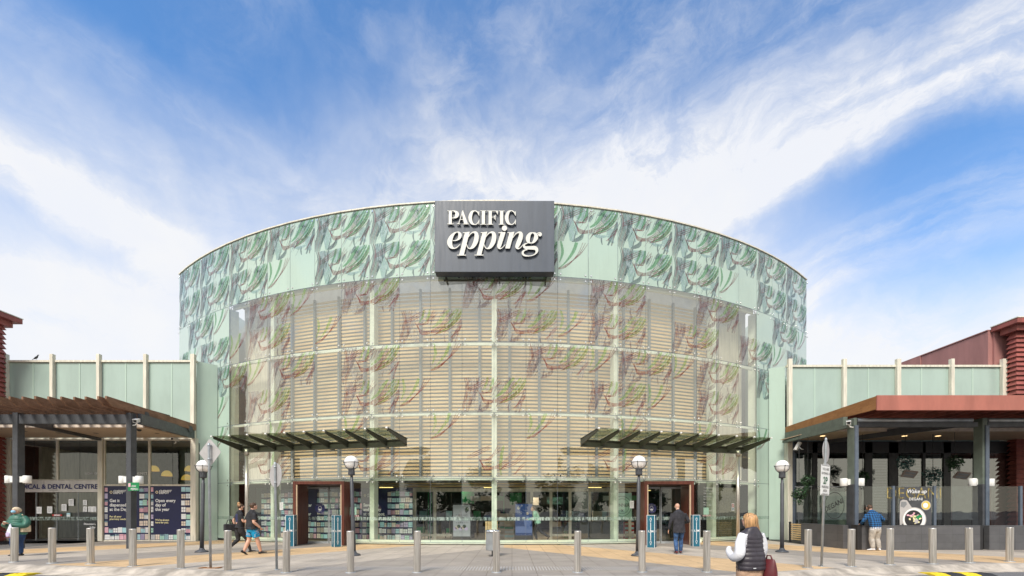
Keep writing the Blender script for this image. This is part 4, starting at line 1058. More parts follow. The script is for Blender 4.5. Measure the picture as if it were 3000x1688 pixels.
# ================================================================== left shop wing
YW = 22.3
lw_ = thing('shop_wing', 'low shop wing with pale green glass parapet above the medical centre entrance', 'building', (XA(300, YW), YW, 0))
px = [(14, 26), (151, 161.5), (287, 297.5), (424, 434.5), (561, 574.5)]
for i in range(4):
    m = MB(); boxp(m, px[i][1], 1060, px[i + 1][0], 1290, YW + .06, .05, 0); mx_ = (97, 232.7, 368, 503)[i]; boxp(m, mx_ - 2, 1060, mx_ + 2, 1290, YW + .045, .05, 1)
    m.build('parapet_panel', [M['mint2'], M['mint']], lw_)
for x0, x1 in px: MB().box((XA(x0 + .5, YW), YW - .12, 5.05), (XA(x1 - 1, YW), YW + .055, ZA(1039, YW))).build('parapet_post', M['cream'], lw_, bevel=.01)
m = MB(); boxp(m, 14, 1055, 574, 1060.5, YW - .02, .16); m.build('parapet_rail', M['cream'], lw_)
m = MB(); xe = XA(566, YW); m.hexa([(XA(14, YW), YW + .2, 4.95), (xe, YW + .2, 4.95), (xe - 8, 33, 4.95), (XA(14, YW), 33, 4.95), (XA(14, YW), YW + .2, 8.6), (xe, YW + .2, 8.6), (xe - 8, 33, 8.6), (XA(14, YW), 33, 8.6)]); m.build('rear_block', M['inwall'], lw_)
m = MB(); a = Vector((XA(572, YW) - .02, YW + .13, 0)); b = dp(-10.7, RR + .02, 0); m.face([a, b, b + Vector((0, 0, 9)), a + Vector((0, 0, 9))]); m.build('return_wall', M['mint'], lw_)
m = MB(); m.box((XA(10, YW), YW - .05, ZA(1289, YW)), (XA(576, YW), YW + .08, ZA(1284, YW))); m.build('header', M['cream'], lw_)
for x0, x1 in ((17.5, 35.6), (290.6, 304), (561.5, 577)):
    MB().box((XA(x0, YW), YW - .10, 0), (XA(x1, YW), YW + .12, ZA(1284, YW) - .001)).build('pier', M['cream'], lw_, bevel=.008)
def window(x0, y0, x1, y1, par, seam=None, mat='shopglass', fr=3.2):
    m = MB(); boxp(m, x0, y0, x1, y0 + fr * .6, YW - .03, .08); boxp(m, x0, y1 - fr * .6, x1, y1, YW - .03, .08)
    boxp(m, x0, y0 + fr * .6 + .1, x0 + fr, y1 - fr * .6 - .1, YW - .03, .08); boxp(m, x1 - fr, y0 + fr * .6 + .1, x1, y1 - fr * .6 - .1, YW - .03, .08)
    f = m.build('window', M['cream'], par); m = MB(); quadp(m, x0 + fr, y0 + 1, x1 - fr, y1 - 1, YW + .01, 0)
    if seam: quadp(m, seam - .4, y0 + 1, seam + .4, y1 - 1, YW + .005, 1)
    m.build('pane', [M[mat], M['ink']], f); return f
window(36, 1289, 167, 1407, lw_, 100); window(167, 1289, 290.5, 1407, lw_, 234)
window(304, 1289, 437, 1421, lw_); window(437, 1289, 561.4, 1421, lw_, 506)
m = MB(); boxp(m, 36, 1407.5, 290.5, 1442, YW - .06, .10, 0); fs = m.build('sign_band', M['signband'], lw_)
m = MB(); fit(m, "MEDICAL & DENTAL CENTRE", 38.5, 286.5, 1432, 1418.3, YW - .075, 0, .028); fit(m, "ENTRANCE", 143, 170, 1437.6, 1434.6, YW - .075, 1); m.build('lettering', [M['navytext'], M['inwall']], fs)
xs_ = (36, 104.5, 166, 228, 290.5)
for i in range(4):
    m = MB(); quadp(m, xs_[i] + .6, 1443, xs_[i + 1] - .6, 1583, YW + (.03 if i in (1, 2) else .0), 0)
    quadp(m, xs_[i] + .6, 1514.5, xs_[i + 1] - .6, 1524.5, YW - .004, 2); boxp(m, xs_[i], 1443, xs_[i] + 1.0, 1583, YW - .012, .05, 1); boxp(m, xs_[i] + 1.2, 1580, xs_[i + 1], 1584.6, YW - .012, .05, 3)
    m.build('door_leaf', [M['shopglass'], M['galv'], M['band'], M['ink']], lw_)
m = MB()
for j, (x, y) in enumerate(((107, 1485), (138, 1484), (180, 1477), (201, 1462), (243, 1465), (243, 1484), (258, 1484), (270, 1484))):
    w_, h_ = (15, 20) if j < 4 else (12, 16)
    m = MB(); quadp(m, x, y, x + w_, y + h_, YW - .02, 0)
    for q in range(4): quadp(m, x + 2, y + 4 + q * 3.5, x + w_ - 3, y + 5 + q * 3.5, YW - .022, 1)
    m.build('paper_notice', [M['paper'], M['inwall']], lw_)
m = MB(); quadp(m, 195, 1503, 206, 1514, YW - .02, 2); quadp(m, 196, 1508, 205, 1513.5, YW - .022, 0); m.build('door_sticker', [M['paper'], M['inwall'], M['cyan']], lw_)
m = MB(); quadp(m, 153, 1507, 182, 1512, YW - .02, 3); quadp(m, 158, 1508, 176, 1511, YW - .022, 0)
m.build('door_sticker', [M['paper'], M['inwall'], M['cyan'], M['signred']], lw_)
m = MB(); fit(m, "EPPING PLAZA", 117, 155, 1521.5, 1517.8, YW - .024); fit(m, "PHYSIOTHERAPY", 179, 225, 1521.5, 1517.8, YW - .024); fit(m, "SPECIALIST", 232, 262, 1521.5, 1517.8, YW - .024)
fit(m, "Donovan's", 246, 280, 1538, 1532, YW - .024, 1, .02); fit(m, "X-Ray", 262, 280, 1547, 1542, YW - .024, 1, .02)
fit(m, "NOW OPEN", 249.5, 298, 1391, 1383.5, YW - .036, 1); fit(m, "CHEMIST", 390, 431.5, 1391, 1383.5, YW - .036, 1); m.build('glass_lettering', [M['ink'], M['paper']], lw_)
# printed chemist windows
PY = YW - .02
for (x0, x1, bx0, bx1, by1, lines, sub) in ((305.5, 435.5, 316, 408, 1537, ("Get it", "dispensed", "at the Depot"), ("For all your", "pharmacy needs")), (441, 561, 450, 530.5, 1551, ("Open every", "day of", "the year"), ("We're always", "here for you."))):
    m = MB(); o = Vector((XA(x0, PY), PY, ZA(1582, PY))); s_ = PY / F
    shelves(m, o, (1, 0, 0), (0, -1, 0), (x1 - x0) * s_, 158 * s_, rs, .34, ((bx0 - x0) * s_, (1582 - by1) * s_, (bx1 - x0) * s_, (1582 - 1433) * s_))
    pw = m.build('window_print', PACK, lw_)
    m = MB(); yy = PY - .012; tx = bx0 + 5
    for j, l in enumerate(lines): m.text(l, .215, (XA(tx, yy), yy, ZA(1471 + j * 12.8, yy)), m=0, bold=.025, align='LEFT', xs=.97)
    for j, l in enumerate(sub): m.text(l, .125, (XA(tx, yy), yy, ZA((1516 if bx1 < 420 else 1526) + j * 7.3, yy)), m=2, bold=.03, align='LEFT')
    m.text("CHEMIST", .135, (XA(tx + 10.5, yy), yy, ZA(1441.6, yy)), m=0, bold=.04, align='LEFT', xs=1.15, shear=.15); m.text("DEPOT", .135, (XA(tx + 10.5, yy), yy, ZA(1447, yy)), m=0, bold=.04, align='LEFT', xs=1.15, shear=.15)
    c = Vector((XA(tx + 4.5, yy), yy, ZA(1442.3, yy)))
    for j in range(8): m.disc(c + Vector((.055 * math.cos(j * .785), 0, .055 * math.sin(j * .785))), (0, -1, 0), .024, 6, 1 if j % 2 else 0)
    m.build('lettering', [M['paper'], M['gold'], M['yellowt']], pw)
    m = MB(); boxp(m, x0 - 2, 1421.3, x1 + 2, 1424, YW - .03, .06); boxp(m, x0 - 2, 1582, x1 + 2, 1586, YW - .03, .06); m.build('transom', M['cream'], lw_)
MB().box((XA(436.5, YW), YW - .035, 0), (XA(440, YW), YW + .06, ZA(1421.4, YW))).build('mullion', M['cream'], lw_)
# dim rooms behind that glass
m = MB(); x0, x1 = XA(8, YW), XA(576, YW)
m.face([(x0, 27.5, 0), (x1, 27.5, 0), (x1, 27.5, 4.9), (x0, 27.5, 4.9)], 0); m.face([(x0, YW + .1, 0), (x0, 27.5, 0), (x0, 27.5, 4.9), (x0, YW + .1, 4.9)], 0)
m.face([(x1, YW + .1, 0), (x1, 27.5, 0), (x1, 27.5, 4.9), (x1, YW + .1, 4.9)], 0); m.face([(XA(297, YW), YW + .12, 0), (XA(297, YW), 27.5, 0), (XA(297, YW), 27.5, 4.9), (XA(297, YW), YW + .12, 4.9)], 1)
for j in range(5): m.box((x0 + 5.6, 27.1, .5 + j * .7), (x1 - .3, 27.4, .55 + j * .7), 1)
for j in range(40): xx = rs.uniform(x0 + 5.8, x1 - .5); zz = .55 + .7 * rs.randint(0, 4); m.box((xx, 27.0, zz), (xx + .16, 27.2, zz + rs.uniform(.2, .45)), rs.choice((2, 3, 4)))
m.box((XA(60, YW), 26.9, 0), (XA(100, YW), 27.1, 2.2), 5); m.box((XA(214, YW), 25.6, 2.25), (XA(262, YW), 25.7, 2.34), 6)
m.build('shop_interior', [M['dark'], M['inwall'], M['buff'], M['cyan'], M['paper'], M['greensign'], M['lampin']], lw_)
m = MB(); m.face([(x0, YW, .004), (x1, YW, .004), (x1, 27.5, .004), (x0, 27.5, .004)]); m.build('shop_floor', M['infloor'], lw_)
for j, (x, y) in enumerate(((451, 1375), (489, 1389.5), (556, 1375), (547, 1401))):
    Yl = 24.2; c = W(x, y, Yl)
    t = thing('pendant_lamp', ('yellow dome pendant lamp nearest the mullion, leftmost in the chemist window', 'yellow dome pendant lamp hanging lower, second from the left in the chemist window', 'yellow dome pendant lamp hanging high beside the cream end pier', 'lowest yellow dome pendant lamp in the chemist window')[j], 'pendant lamp', c, group='yellow pendant lamps in the chemist window')
    MB().lathe([(.02, .20), (.09, .19), (.17, .13), (.23, .03), (.25, -.09), (.24, -.10)], (0, 0, 0), 18, 0, True, False).build('lamp_shade', M['lampyel'], t, local=True)
    MB().tube([(0, 0, .2), (0, 0, 4.88 - c.z)], .012, 6).build('cord', M['ink'], t, local=True)

# ================================================================== timber pergola in front of it
pg = thing('pergola', 'timber pergola on dark steel posts in front of the medical centre doors', 'pergola', (XA(369, 17.76), 17.76, 0))
for x0, x1 in ((35.6, 51), (369, 383.6)):
    m = MB(); m.box((XA(x0, 17.76), 17.76, 0), (XA(x1, 17.76), 18.04, 5.40)); m.build('post', M['charcoal'], pg, bevel=.012)
xb = XA(369, 17.76)
m = MB(); m.box((-31, 17.80, 4.97), (XA(35.6, 17.76) - .002, 18.0, 5.34)); m.box((XA(51, 17.76) + .002, 17.80, 4.97), (xb - .002, 18.0, 5.34)); m.build('front_beam', M['charcoal'], pg)
m = MB(); m.beam((-15.02, 18.05, 5.21), (XA(571, YW), YW - .13, 5.30), .14, .42); m.build('side_beam', M['charcoal'], pg)
m = MB(); m.beam((-19.7, 18.05, 5.17), (XA(299, YW), YW - .13, 5.16), .12, .36); m.build('side_beam', M['charcoal'], pg)
rxs = [-14.96, -15.24] + [-15.70 - .465 * j for j in range(20)]
r0 = random.Random(8)
for X in rxs:
    y0, y1 = 16.5 + r0.uniform(-.03, .03), YW - .14; zt0, zt1 = 5.72, 5.78; h = .31; w_ = .035; dz = r0.uniform(-.015, .015)
    pts = [(y0, zt0 + dz), (y1, zt1), (y1, zt1 - h), (y0 + .26, zt0 - h + dz), (y0 + .04, zt0 - .15 + dz), (y0, zt0 - .11 + dz)]
    m = MB(); xs2 = lambda y: X - .73 * (y - 16.5) / 5.8
    a = [(xs2(y) - w_, y, z) for y, z in pts]; b = [(xs2(y) + w_, y, z) for y, z in pts]
    m.face(a[::-1]); m.face(b)
    for i in range(6): j = (i + 1) % 6; m.face([a[i], a[j], b[j], b[i]])
    rf = m.build('rafter', M['timber'], pg)
for y in (18.6, 21.7): m = MB(); m.cyl((-14.925 - .73 * (y - 16.5) / 5.8, y, 5.46), (1, 0, 0), .16, .012, 18); m.build('bracket', M['charcoal'], pg)
m = MB(); m.box((-32, 19.46, ZA(1284, YW)), (XA(560, YW), YW - .14, ZA(1284, YW) + .04), 0); m.box((-32, 19.40, ZA(1284, YW)), (XA(560, YW) + .0, 19.458, ZA(1284, YW) + .17), 1)
m.build('soffit', [M['soffit'], M['buff']], pg)
for x, y in ((72, 1264), (171, 1268.5), (281, 1269.5), (460, 1270)):
    Yd = F * (ZA(1284, YW) - .004 - CH) / (HY - y); MB().disc((XA(x, Yd), Yd, ZA(1284, YW) - .004), (0, 0, -1), .10, 16, 0, None, (0, 1, 0)).build('downlight', M['ink'], pg)
m = MB(); m.box((XA(432, 20), 19.2, 5.80), (XA(468, 20), 20.6, 5.90)); m.build('roof_panel', M['charcoal'], pg)
c = W(408, 1262, 19.9)
MB().sphere((c.x, c.y, ZA(1284, YW) - .02), (.09, .09, .07)).build('dome_camera', M['ink'], pg)


def wall_lamp(x, y, Y, side, label):
    c = W(x, y, Y); t = thing('wall_lamp', label, 'wall lamp', c, group='white cylinder wall lamps on the veranda posts')
    MB().lathe([(.125, -.15), (.13, -.145), (.13, .145), (.125, .15)], (0, 0, 0), 20).build('body', M['white'], t, local=True)
    MB().box((min(0, side * .24), -.08, -.12), (max(0, side * .24), .08, .12)).build('bracket', M['white'], t, local=True, bevel=.01)
wall_lamp(27, 1405, 17.9, 1, 'white cylinder lamp on the left side of the post behind the woman in green')
wall_lamp(80, 1405, 17.9, -1, 'white cylinder lamp on the right side of the post behind the woman in green')
wall_lamp(359.5, 1406, 17.9, 1, 'white cylinder lamp on the left of the post carrying the green plate')
wall_lamp(408.5, 1406, 17.9, -1, 'white cylinder lamp on the right of the post carrying the green plate')
wall_lamp(2472, 1413, 17.8, 1, 'white cylinder lamp on the left of the cafe corner post')
wall_lamp(2521, 1413, 17.8, -1, 'white cylinder lamp on the right of the cafe corner post')
wall_lamp(2849, 1413, 17.8, 1, 'white cylinder lamp on the left of the second cafe post')
wall_lamp(2900.5, 1414, 17.8, -1, 'white cylinder lamp on the right of the second cafe post')

t = thing('green_plate', 'green location plate with white lettering on the dark veranda post', 'sign', W(391, 1438, 17.70))
m = MB(); quadp(m, 375, 1413.7, 407.6, 1438, 17.66, 0); quadp(m, 376, 1416, 382.5, 1426.5, 17.65, 2); fit(m, ".000", 384, 398, 1427, 1421.5, 17.65, 1); fit(m, "PEP011", 383.5, 404, 1436, 1430, 17.65, 1, .01)
m.build('plate', [M['greensign'], M['paper'], M['pink']], t)


def cctv(p, yaw, pitch, side, label):
    t = thing('security_camera', label, 'security camera', p, yaw); rm = Matrix.Rotation(pitch, 3, 'X')
    m = MB(); u = [Vector(q) for q in ((.07, 0, 0), (0, .2, 0), (0, 0, .06))]; m.obox((0, 0, 0), *(rm @ q for q in u)); m.obox(rm @ Vector((0, -.03, .068)), rm @ Vector((.08, 0, 0)), rm @ Vector((0, .22, 0)), rm @ Vector((0, 0, .008)))
    m.build('housing', M['white'], t, local=True, bevel=.01)
    m = MB(); m.obox(rm @ Vector((0, -.203, 0)), rm @ Vector((.05, 0, 0)), rm @ Vector((0, .004, 0)), rm @ Vector((0, 0, .042))); m.build('lens', M['ink'], t, local=True)
    m = MB(); m.tube([(0, .05, -.05), (side * .06, .12, -.15), (side * .16, .16, -.17)], .022, 8); m.build('arm', M['white'], t, local=True)
cctv(W(400, 1233, 17.75), R(25), R(15), -1, 'white bullet camera on the pergola corner post')
cctv(W(2486, 1239, 17.4), R(-35), R(12), 1, 'white bullet camera on the cafe corner post')
cctv(W(2338, 1307, 21.6), R(-150), R(60), -1, 'white bullet camera tilted down under the cafe eaves')
cctv(W(513, 1288, YW - .2), R(0), R(0), -1, 'small beige camera above the chemist window')

# ================================================================== right wing
YR = 23.0
rw = thing('shop_wing', 'low wing with pale green glass parapet rising behind the red cafe canopy', 'building', (XA(2600, YR), YR, 0))
px = [(2306, 2319), (2466, 2478), (2623, 2636), (2780.8, 2792), (2931, 2946.7)]
for i in range(4):
    m = MB(); boxp(m, px[i][1], 1074, px[i + 1][0], 1300, YR + .06, .05, 0); mx_ = (2387, 2544, 2700, 2850)[i]; boxp(m, mx_ - 2, 1074, mx_ + 2, 1300, YR + .045, .05, 1)
    m.build('parapet_panel', [M['mint2'], M['mint']], rw)
for x0, x1 in px: MB().box((XA(x0 + .5, YR), YR - .12, 5.0), (XA(x1 - 1, YR), YR + .055, ZA(1053, YR))).build('parapet_post', M['cream'], rw, bevel=.01)
m = MB(); boxp(m, 2306, 1069, 2940, 1075, YR - .02, .16); m.build('parapet_rail', M['cream'], rw)
m = MB(); xe = XA(2312, YR); m.hexa([(xe, YR + .2, 4.95), (XA(2940, YR), YR + .2, 4.95), (XA(2940, YR), 34, 4.95), (xe + 8, 34, 4.95), (xe, YR + .2, 8.7), (XA(2940, YR), YR + .2, 8.7), (XA(2940, YR), 34, 8.7), (xe + 8, 34, 8.7)]); m.build('rear_block', M['inwall'], rw)
m = MB(); a = Vector((XA(2306, YR) + .02, YR + .21, 0)); b = dp(10.75, RR + .02, 0); m.face([a, b, b + Vector((0, 0, 9)), a + Vector((0, 0, 9))]); m.build('return_wall', M['mint'], rw)
MB().box((XA(2304, YR), YR - .12, 0), (XA(2318, YR), YR + .2, 4.99)).build('pier', M['cream'], rw, bevel=.01)
MB().box((XA(2318, YR) + .005, YR - .10, 0), (XA(2330, YR), YR + .1, 4.99)).build('pier', M['navyst'], rw)
# cafe shopfront inside the veranda
YC = 22.85
m = MB()
for x0, x1 in ((2381, 2395), (2535, 2556), (2605, 2632), (2704, 2712), (2765, 2786), (2855, 2874)): m.box((XA(x0, YC), YC, 0), (XA(x1, YC), YC + .16, 5.0))
m.box((XA(2330, YC), YC, ZA(1327, YC)), (XA(2990, YC), YC + .16, 5.05)); m.box((XA(2330, YC), YC + .01, 0), (XA(2990, YC), YC + .14, .12)); m.box((XA(2330, YC), YC + .02, ZA(1427, YC)), (XA(2535, YC), YC + .06, ZA(1424.5, YC)), 1)
cf = m.build('shopfront_frame', [M['ink'], M['galv']], rw)
xs_ = [(2330, 2381), (2395, 2535), (2556, 2605), (2632, 2704), (2712, 2765), (2786, 2855), (2874, 2990)]
for a, b in xs_: m = MB(); quadp(m, a, 1327, b, 1588, YC + .05); m.build('pane', M['cafeglass'], cf)
m = MB(); yb_ = YC + .9
for a, b, y1 in ((2556, 2605, 1560), (2640, 2700, 1470), (2712, 2762, 1560)):
    y = 1330
    while y < y1: boxp(m, a, y, b, y + 3.1, yb_, .02, 0); y += 4.6
quadp(m, 2790, 1345, 2855, 1540, yb_, 0); quadp(m, 2395, 1440, 2480, 1588, yb_ + .3, 1); quadp(m, 2338, 1345, 2380, 1588, yb_ + .2, 2)
m.build('window_blind', [M['inwall'], M['mint2'], M['inwall']], rw)
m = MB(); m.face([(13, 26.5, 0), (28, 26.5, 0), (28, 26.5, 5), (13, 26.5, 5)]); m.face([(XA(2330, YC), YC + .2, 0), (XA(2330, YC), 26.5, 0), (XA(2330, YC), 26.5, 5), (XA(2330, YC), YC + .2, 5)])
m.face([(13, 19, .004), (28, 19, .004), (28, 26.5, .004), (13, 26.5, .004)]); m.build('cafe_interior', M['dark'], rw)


# ------------------------------------------------------------------ cafe veranda
cv = thing('cafe_veranda', 'cafe veranda with broad red fascia on dark steel posts', 'veranda', (XA(2500, 17.5), 17.5, 0))
YP = 17.5
for x0, x1 in ((2505, 2515), (2883, 2898)):
    m = MB(); m.box((XA(x0, YP) - .01, YP + .04, 0), (XA(x1, YP) - .02, YP + .40, 5.15), 0); m.box((XA(x1, YP) - .135, YP - .02, .6), (XA(x1, YP), YP + .037, 4.85), 1)
    m.box((XA(x0, YP) - .03, YP + .02, 0), (XA(x1, YP) - .14, YP + .42, 2.55), 2)
    m.build('post', [M['greenst'], M['navyst'], M['charcoal']], cv, bevel=.01)
m = MB(); X0c = 13.38
m.box((X0c, 16.40, ZA(1202, 16.4)), (32, 16.46, ZA(1158, 16.4)), 0); m.build('fascia', M['redpaint'], cv, bevel=.006)
m = MB(); m.hexa([(X0c, 16.47, 5.24), (X0c + .06, 16.47, 5.24), (14.02, 22.86, 5.50), (13.96, 22.86, 5.50), (X0c, 16.47, 5.72), (X0c + .06, 16.47, 5.72), (14.02, 22.86, 5.78), (13.96, 22.86, 5.78)]); m.build('side_fascia', M['rust'], cv)
m = MB(); m.face([(X0c + .07, 16.47, 5.70), (32, 16.47, 5.70), (32, 22.8, 5.78), (14.0, 22.8, 5.78)]); m.face([(X0c + .07, 16.47, 5.66), (32, 16.47, 5.66), (32, 22.8, 5.74), (14.0, 22.8, 5.74)]); m.build('roof_sheet', M['charcoal'], cv)
m = MB()
for j in range(30): X = 13.8 + j * .6; m.box((X, 16.5, 5.36), (X + .06, 20.2, 5.62))
m.build('rafters', M['redclad'], cv, kind='stuff')
m = MB(); m.beam((13.36, 17.95, 5.05), (14.0, 22.85, 5.26), .16, .44, 0); m.beam((13.26, 17.6, 4.83), (13.88, 22.85, 5.02), .16, .12, 1); m.build('side_beam', [M['greenst'], M['greenst']], cv)
m = MB(); m.box((XA(2515, YP) + .01, YP + .05, 4.80), (XA(2883, YP) - .18, YP + .25, 4.985)); m.box((XA(2898, YP) + .01, YP + .05, 4.80), (32, YP + .25, 4.985)); m.build('front_beam', M['charcoal'], cv)
m = MB(); m.tube([(XA(2515, YP) + .02, YP + .12, 5.07), (XA(2870, YP) - .18, YP + .12, 5.07)], .085, 12); m.tube([(XA(2898, YP) + .05, YP + .12, 5.07), (32, YP + .12, 5.07)], .085, 12); m.build('awning_roll', M['galv'], cv)
m = MB(); m.box((13.7, 20.3, 5.10), (32, YC - .01, 5.14), 0); m.box((13.7, 20.24, 5.10), (32, 20.298, 5.28), 1); m.build('soffit', [M['soffit'], M['buff']], cv)
m = MB(); m.beam((17.9, 17.95, 5.0), (16.0, YC, 5.07), .12, .3); m.build('side_beam', M['charcoal'], cv)
for x in (2410, 2531, 2650, 2748): Yd = 21.5; MB().disc((XA(x, Yd), Yd, 5.094), (0, 0, -1), .11, 14, 0, None, (0, 1, 0)).build('downlight', M['dl'], cv)

# low tiled wall with windbreak glass
lwall = thing('low_wall', 'dark slate tiled low wall with windbreak glass round the cafe seating', 'wall', (XA(2700, 17.2), 17.2, 0))
ZT = .94; YQ = 17.2
m = MB(); m.box((XA(2524, YQ), YQ, 0), (XA(2872, YQ), YQ + .22, ZT)); m.box((XA(2899, YQ), YQ, 0), (32, YQ + .22, ZT)); m.build('front_wall', M['tile'], lwall, bevel=.006)
m = MB(); m.box((13.10, YQ + .5, 0), (13.30, 20.3, ZT)); m.build('side_wall', M['tile'], lwall, bevel=.006)
m = MB(); m.box((XA(2511, YQ), YQ - .02, 0), (XA(2523.6, YQ), YQ + .3, ZT + .02)); m.box((XA(2873, YQ), YQ + .05, 0), (XA(2884, YQ), YQ + .2, ZT)); m.build('end_pier', M['ink'], lwall)
gx = (2521, 2623, 2744.5, 2868)
for a, b in list(zip(gx, gx[1:])) + [(2900, 2998), (2998, 3120)]: m = MB(); quadp(m, a + 3, 1425, b - 3, 1540, YQ + .10); m.build('windbreak_pane', M['screenglass'], lwall)
for x in (2623, 2744.5, 2998): m = MB(); m.box((XA(x - 3.5, YQ), YQ + .06, ZT), (XA(x + 3.5, YQ), YQ + .14, ZA(1424, YQ + .1))); m.build('windbreak_post', M['navyst'], lwall)
m = MB(); m.face([(13.2, 17.75, ZT), (13.2, 20.3, ZT), (13.2, 20.3, 2.43), (13.2, 17.75, 2.43)]); m.build('windbreak_pane', M['screenglass'], lwall)
m = MB(); c = Vector((13.185, 18.32, 1.72)); m2 = [(math.cos(a * .2244), math.sin(a * .2244)) for a in range(28)]
for i in range(28):
    (a0, b0), (a1, b1) = m2[i], m2[(i + 1) % 28]
    m.face([c + Vector((0, -.55 * a0, .55 * b0)), c + Vector((0, -.55 * a1, .55 * b1)), c + Vector((0, -.53 * a1, .53 * b1)), c + Vector((0, -.53 * a0, .53 * b0))])
d_ = Vector((0, -math.cos(.35), math.sin(.35)))
m.text("DEGANI", .30, c - Vector((0, 0, .08)) - d_ * 0, d_, Vector((0, math.sin(.35), math.cos(.35))), bold=.01); m.text("COFFEE", .10, c - Vector((0, -.05, .26)), d_, Vector((0, math.sin(.35), math.cos(.35))))
m.build('round_decal', M['ink'], lwall)
# food poster on the windbreak
YF = YQ + .085
m = MB(); quadp(m, 2635, 1426, 2729, 1538.5, YF, 0)
def pd(x, y, r, mi, lay_, ry=None): m.disc((XA(x, YF), YF - .001 * lay_, ZA(y, YF)), (0, -1, 0), r * YF / F, 26, mi, (ry or r) * YF / F)
def pp(pts, mi, lay_): m.face([(XA(x, YF), YF - .001 * lay_, ZA(y, YF)) for x, y in pts], mi)
pp([(2638, 1468), (2645, 1464), (2657, 1466), (2672, 1488), (2660, 1510), (2641, 1538), (2636, 1538), (2636, 1478)], 1, 1); pp([(2640, 1470), (2655, 1470), (2657, 1478), (2648, 1488), (2638, 1484)], 2, 2)
def arcp(cx, cy, r, mi, lay_, yl=1538.3):
    pp([(cx + r * math.cos(a * .13), min(yl, cy + r * math.sin(a * .13))) for a in range(49)], mi, lay_)
arcp(2678, 1522, 35.5, 1, 3); arcp(2678, 1522, 33, 3, 4); arcp(2676, 1521, 26, 4, 5)
rf = random.Random(2)
for j in range(46):
    a = rf.uniform(0, 6.28); q = rf.uniform(0, 22); x, y = 2676 + q * math.cos(a), 1518 + q * .8 * math.sin(a)
    if y < 1535: pd(x, y, rf.uniform(2, 4.5), 5 if y < 1512 else rf.choice((6, 4, 6)), 6 + j * .05, rf.uniform(1.2, 3))
for j in range(9): pd(2690 + rf.uniform(-10, 9), 1516 + rf.uniform(-5, 6), 3.6, 7, 10 + j * .1, 2.6)
pd(2684, 1527, 6, 1, 12, 7); pd(2712.5, 1480.7, 14.3, 1, 3); pd(2712.5, 1480.7, 12.5, 8, 4); pd(2711, 1480.7, 7.5, 9, 5)
m2_ = MB(); fit(m2_, "DEGANI", 2599, 2757, 1461, 1426, YF - .012, 0, -.012); m2_.build('gold_lettering', M['goldf'], lwall)
m.text("Wake up", .21, (XA(2684, YF), YF - .016, ZA(1445, YF)), m=9, bold=.01, shear=.25); m.text("DEGANI", .145, (XA(2682, YF), YF - .016, ZA(1466, YF)), m=9, bold=.005)
m.build('food_poster', [M['charcoal'], M['signback'], M['inwall'], M['white'], M['ink'], M['pink'], M['yellowt'], M['greensign'], M['gold'], M['paper']], lwall)
m = MB()
for j in range(8): m.beam((13.35, 20.35, .16 + j * .1), (13.45, 21.6, .16 + j * .1), .03, .065, 0)
for y in (20.4, 21.6): m.box((13.38, y - .04, 0), (13.46, y + .04, .98), 1)
tag(m.build('slatted_screen', [M['batten'], M['ink']]), 'low timber slatted screen between the green glass and the slate wall', 'screen')


rl = random.Random(21)
for x, y, Y, r, mat, lab in ((2652, 1355, 20.6, .40, 'leafb', 'hanging plant with bluish leaves above the food poster'), (2733, 1390, 20.9, .42, 'leafb', 'low trailing plant hanging right of the food poster'),
                             (2797, 1354, 20.4, .36, 'leaf', 'bright green hanging fern right of the two bluish plants'), (2367, 1408, 20.8, .30, 'leaf', 'hanging plant high behind the left parking pole'),
                             (2341, 1447, 20.8, .33, 'leaf', 'hanging plant low beside the cafe end pier'), (2527, 1396, 20.9, .28, 'leaf', 'small hanging plant just right of the cafe corner post')):
    c = W(x, y, Y); t = thing('hanging_plant', lab, 'hanging plant', c, group='plants hanging in the cafe veranda')
    m = MB(); foliage(m, (0, 0, 0), (r * 1.1, r * .7, r * .9), 430, rl, .03, .07, 0); 
    for j in range(6): foliage(m, (rl.uniform(-r, r) * .7, 0, -r * rl.uniform(.7, 1.3)), (.06, .06, .22), 26, rl, .025, .05)
    m.build('leaves', M[mat], t, local=True)
    MB().lathe([(.03, -.12), (.12, -.10), (.16, .04), (.155, .05)], (0, 0, 0), 14).build('basket', M['ink'], t, local=True)
    MB().tube([(0, 0, .0), (0, 0, 5.09 - c.z)], .01, 5).build('chain', M['ink'], t, local=True)
for x, y, lab in ((2664, 1389, 'bronze strip heater left of the second hanging plant'), (2818, 1393, 'bronze strip heater beside the second cafe post')):
    c = W(x, y, 19.2); t = thing('strip_heater', lab, 'heater', c, 0, 'strip heaters in the cafe veranda'); rm = Matrix.Rotation(R(-48), 3, 'X') @ Matrix.Rotation(R(12), 3, 'Y')
    m = MB(); m.obox((0, 0, 0), rm @ Vector((.26, 0, 0)), rm @ Vector((0, .17, 0)), rm @ Vector((0, 0, .03))); m.build('body', M['heater'], t, local=True, bevel=.01)
    m = MB()
    for s in (-1, 1): m.obox(rm @ Vector((0, s * .07, -.034)), rm @ Vector((.19, 0, 0)), rm @ Vector((0, .045, 0)), rm @ Vector((0, 0, .004)))
    m.build('element', M['inwall'], t, local=True); MB().tube([(.1, .1, .1), (.35, .3, .15)], .018, 6).build('arm', M['ink'], t, local=True)

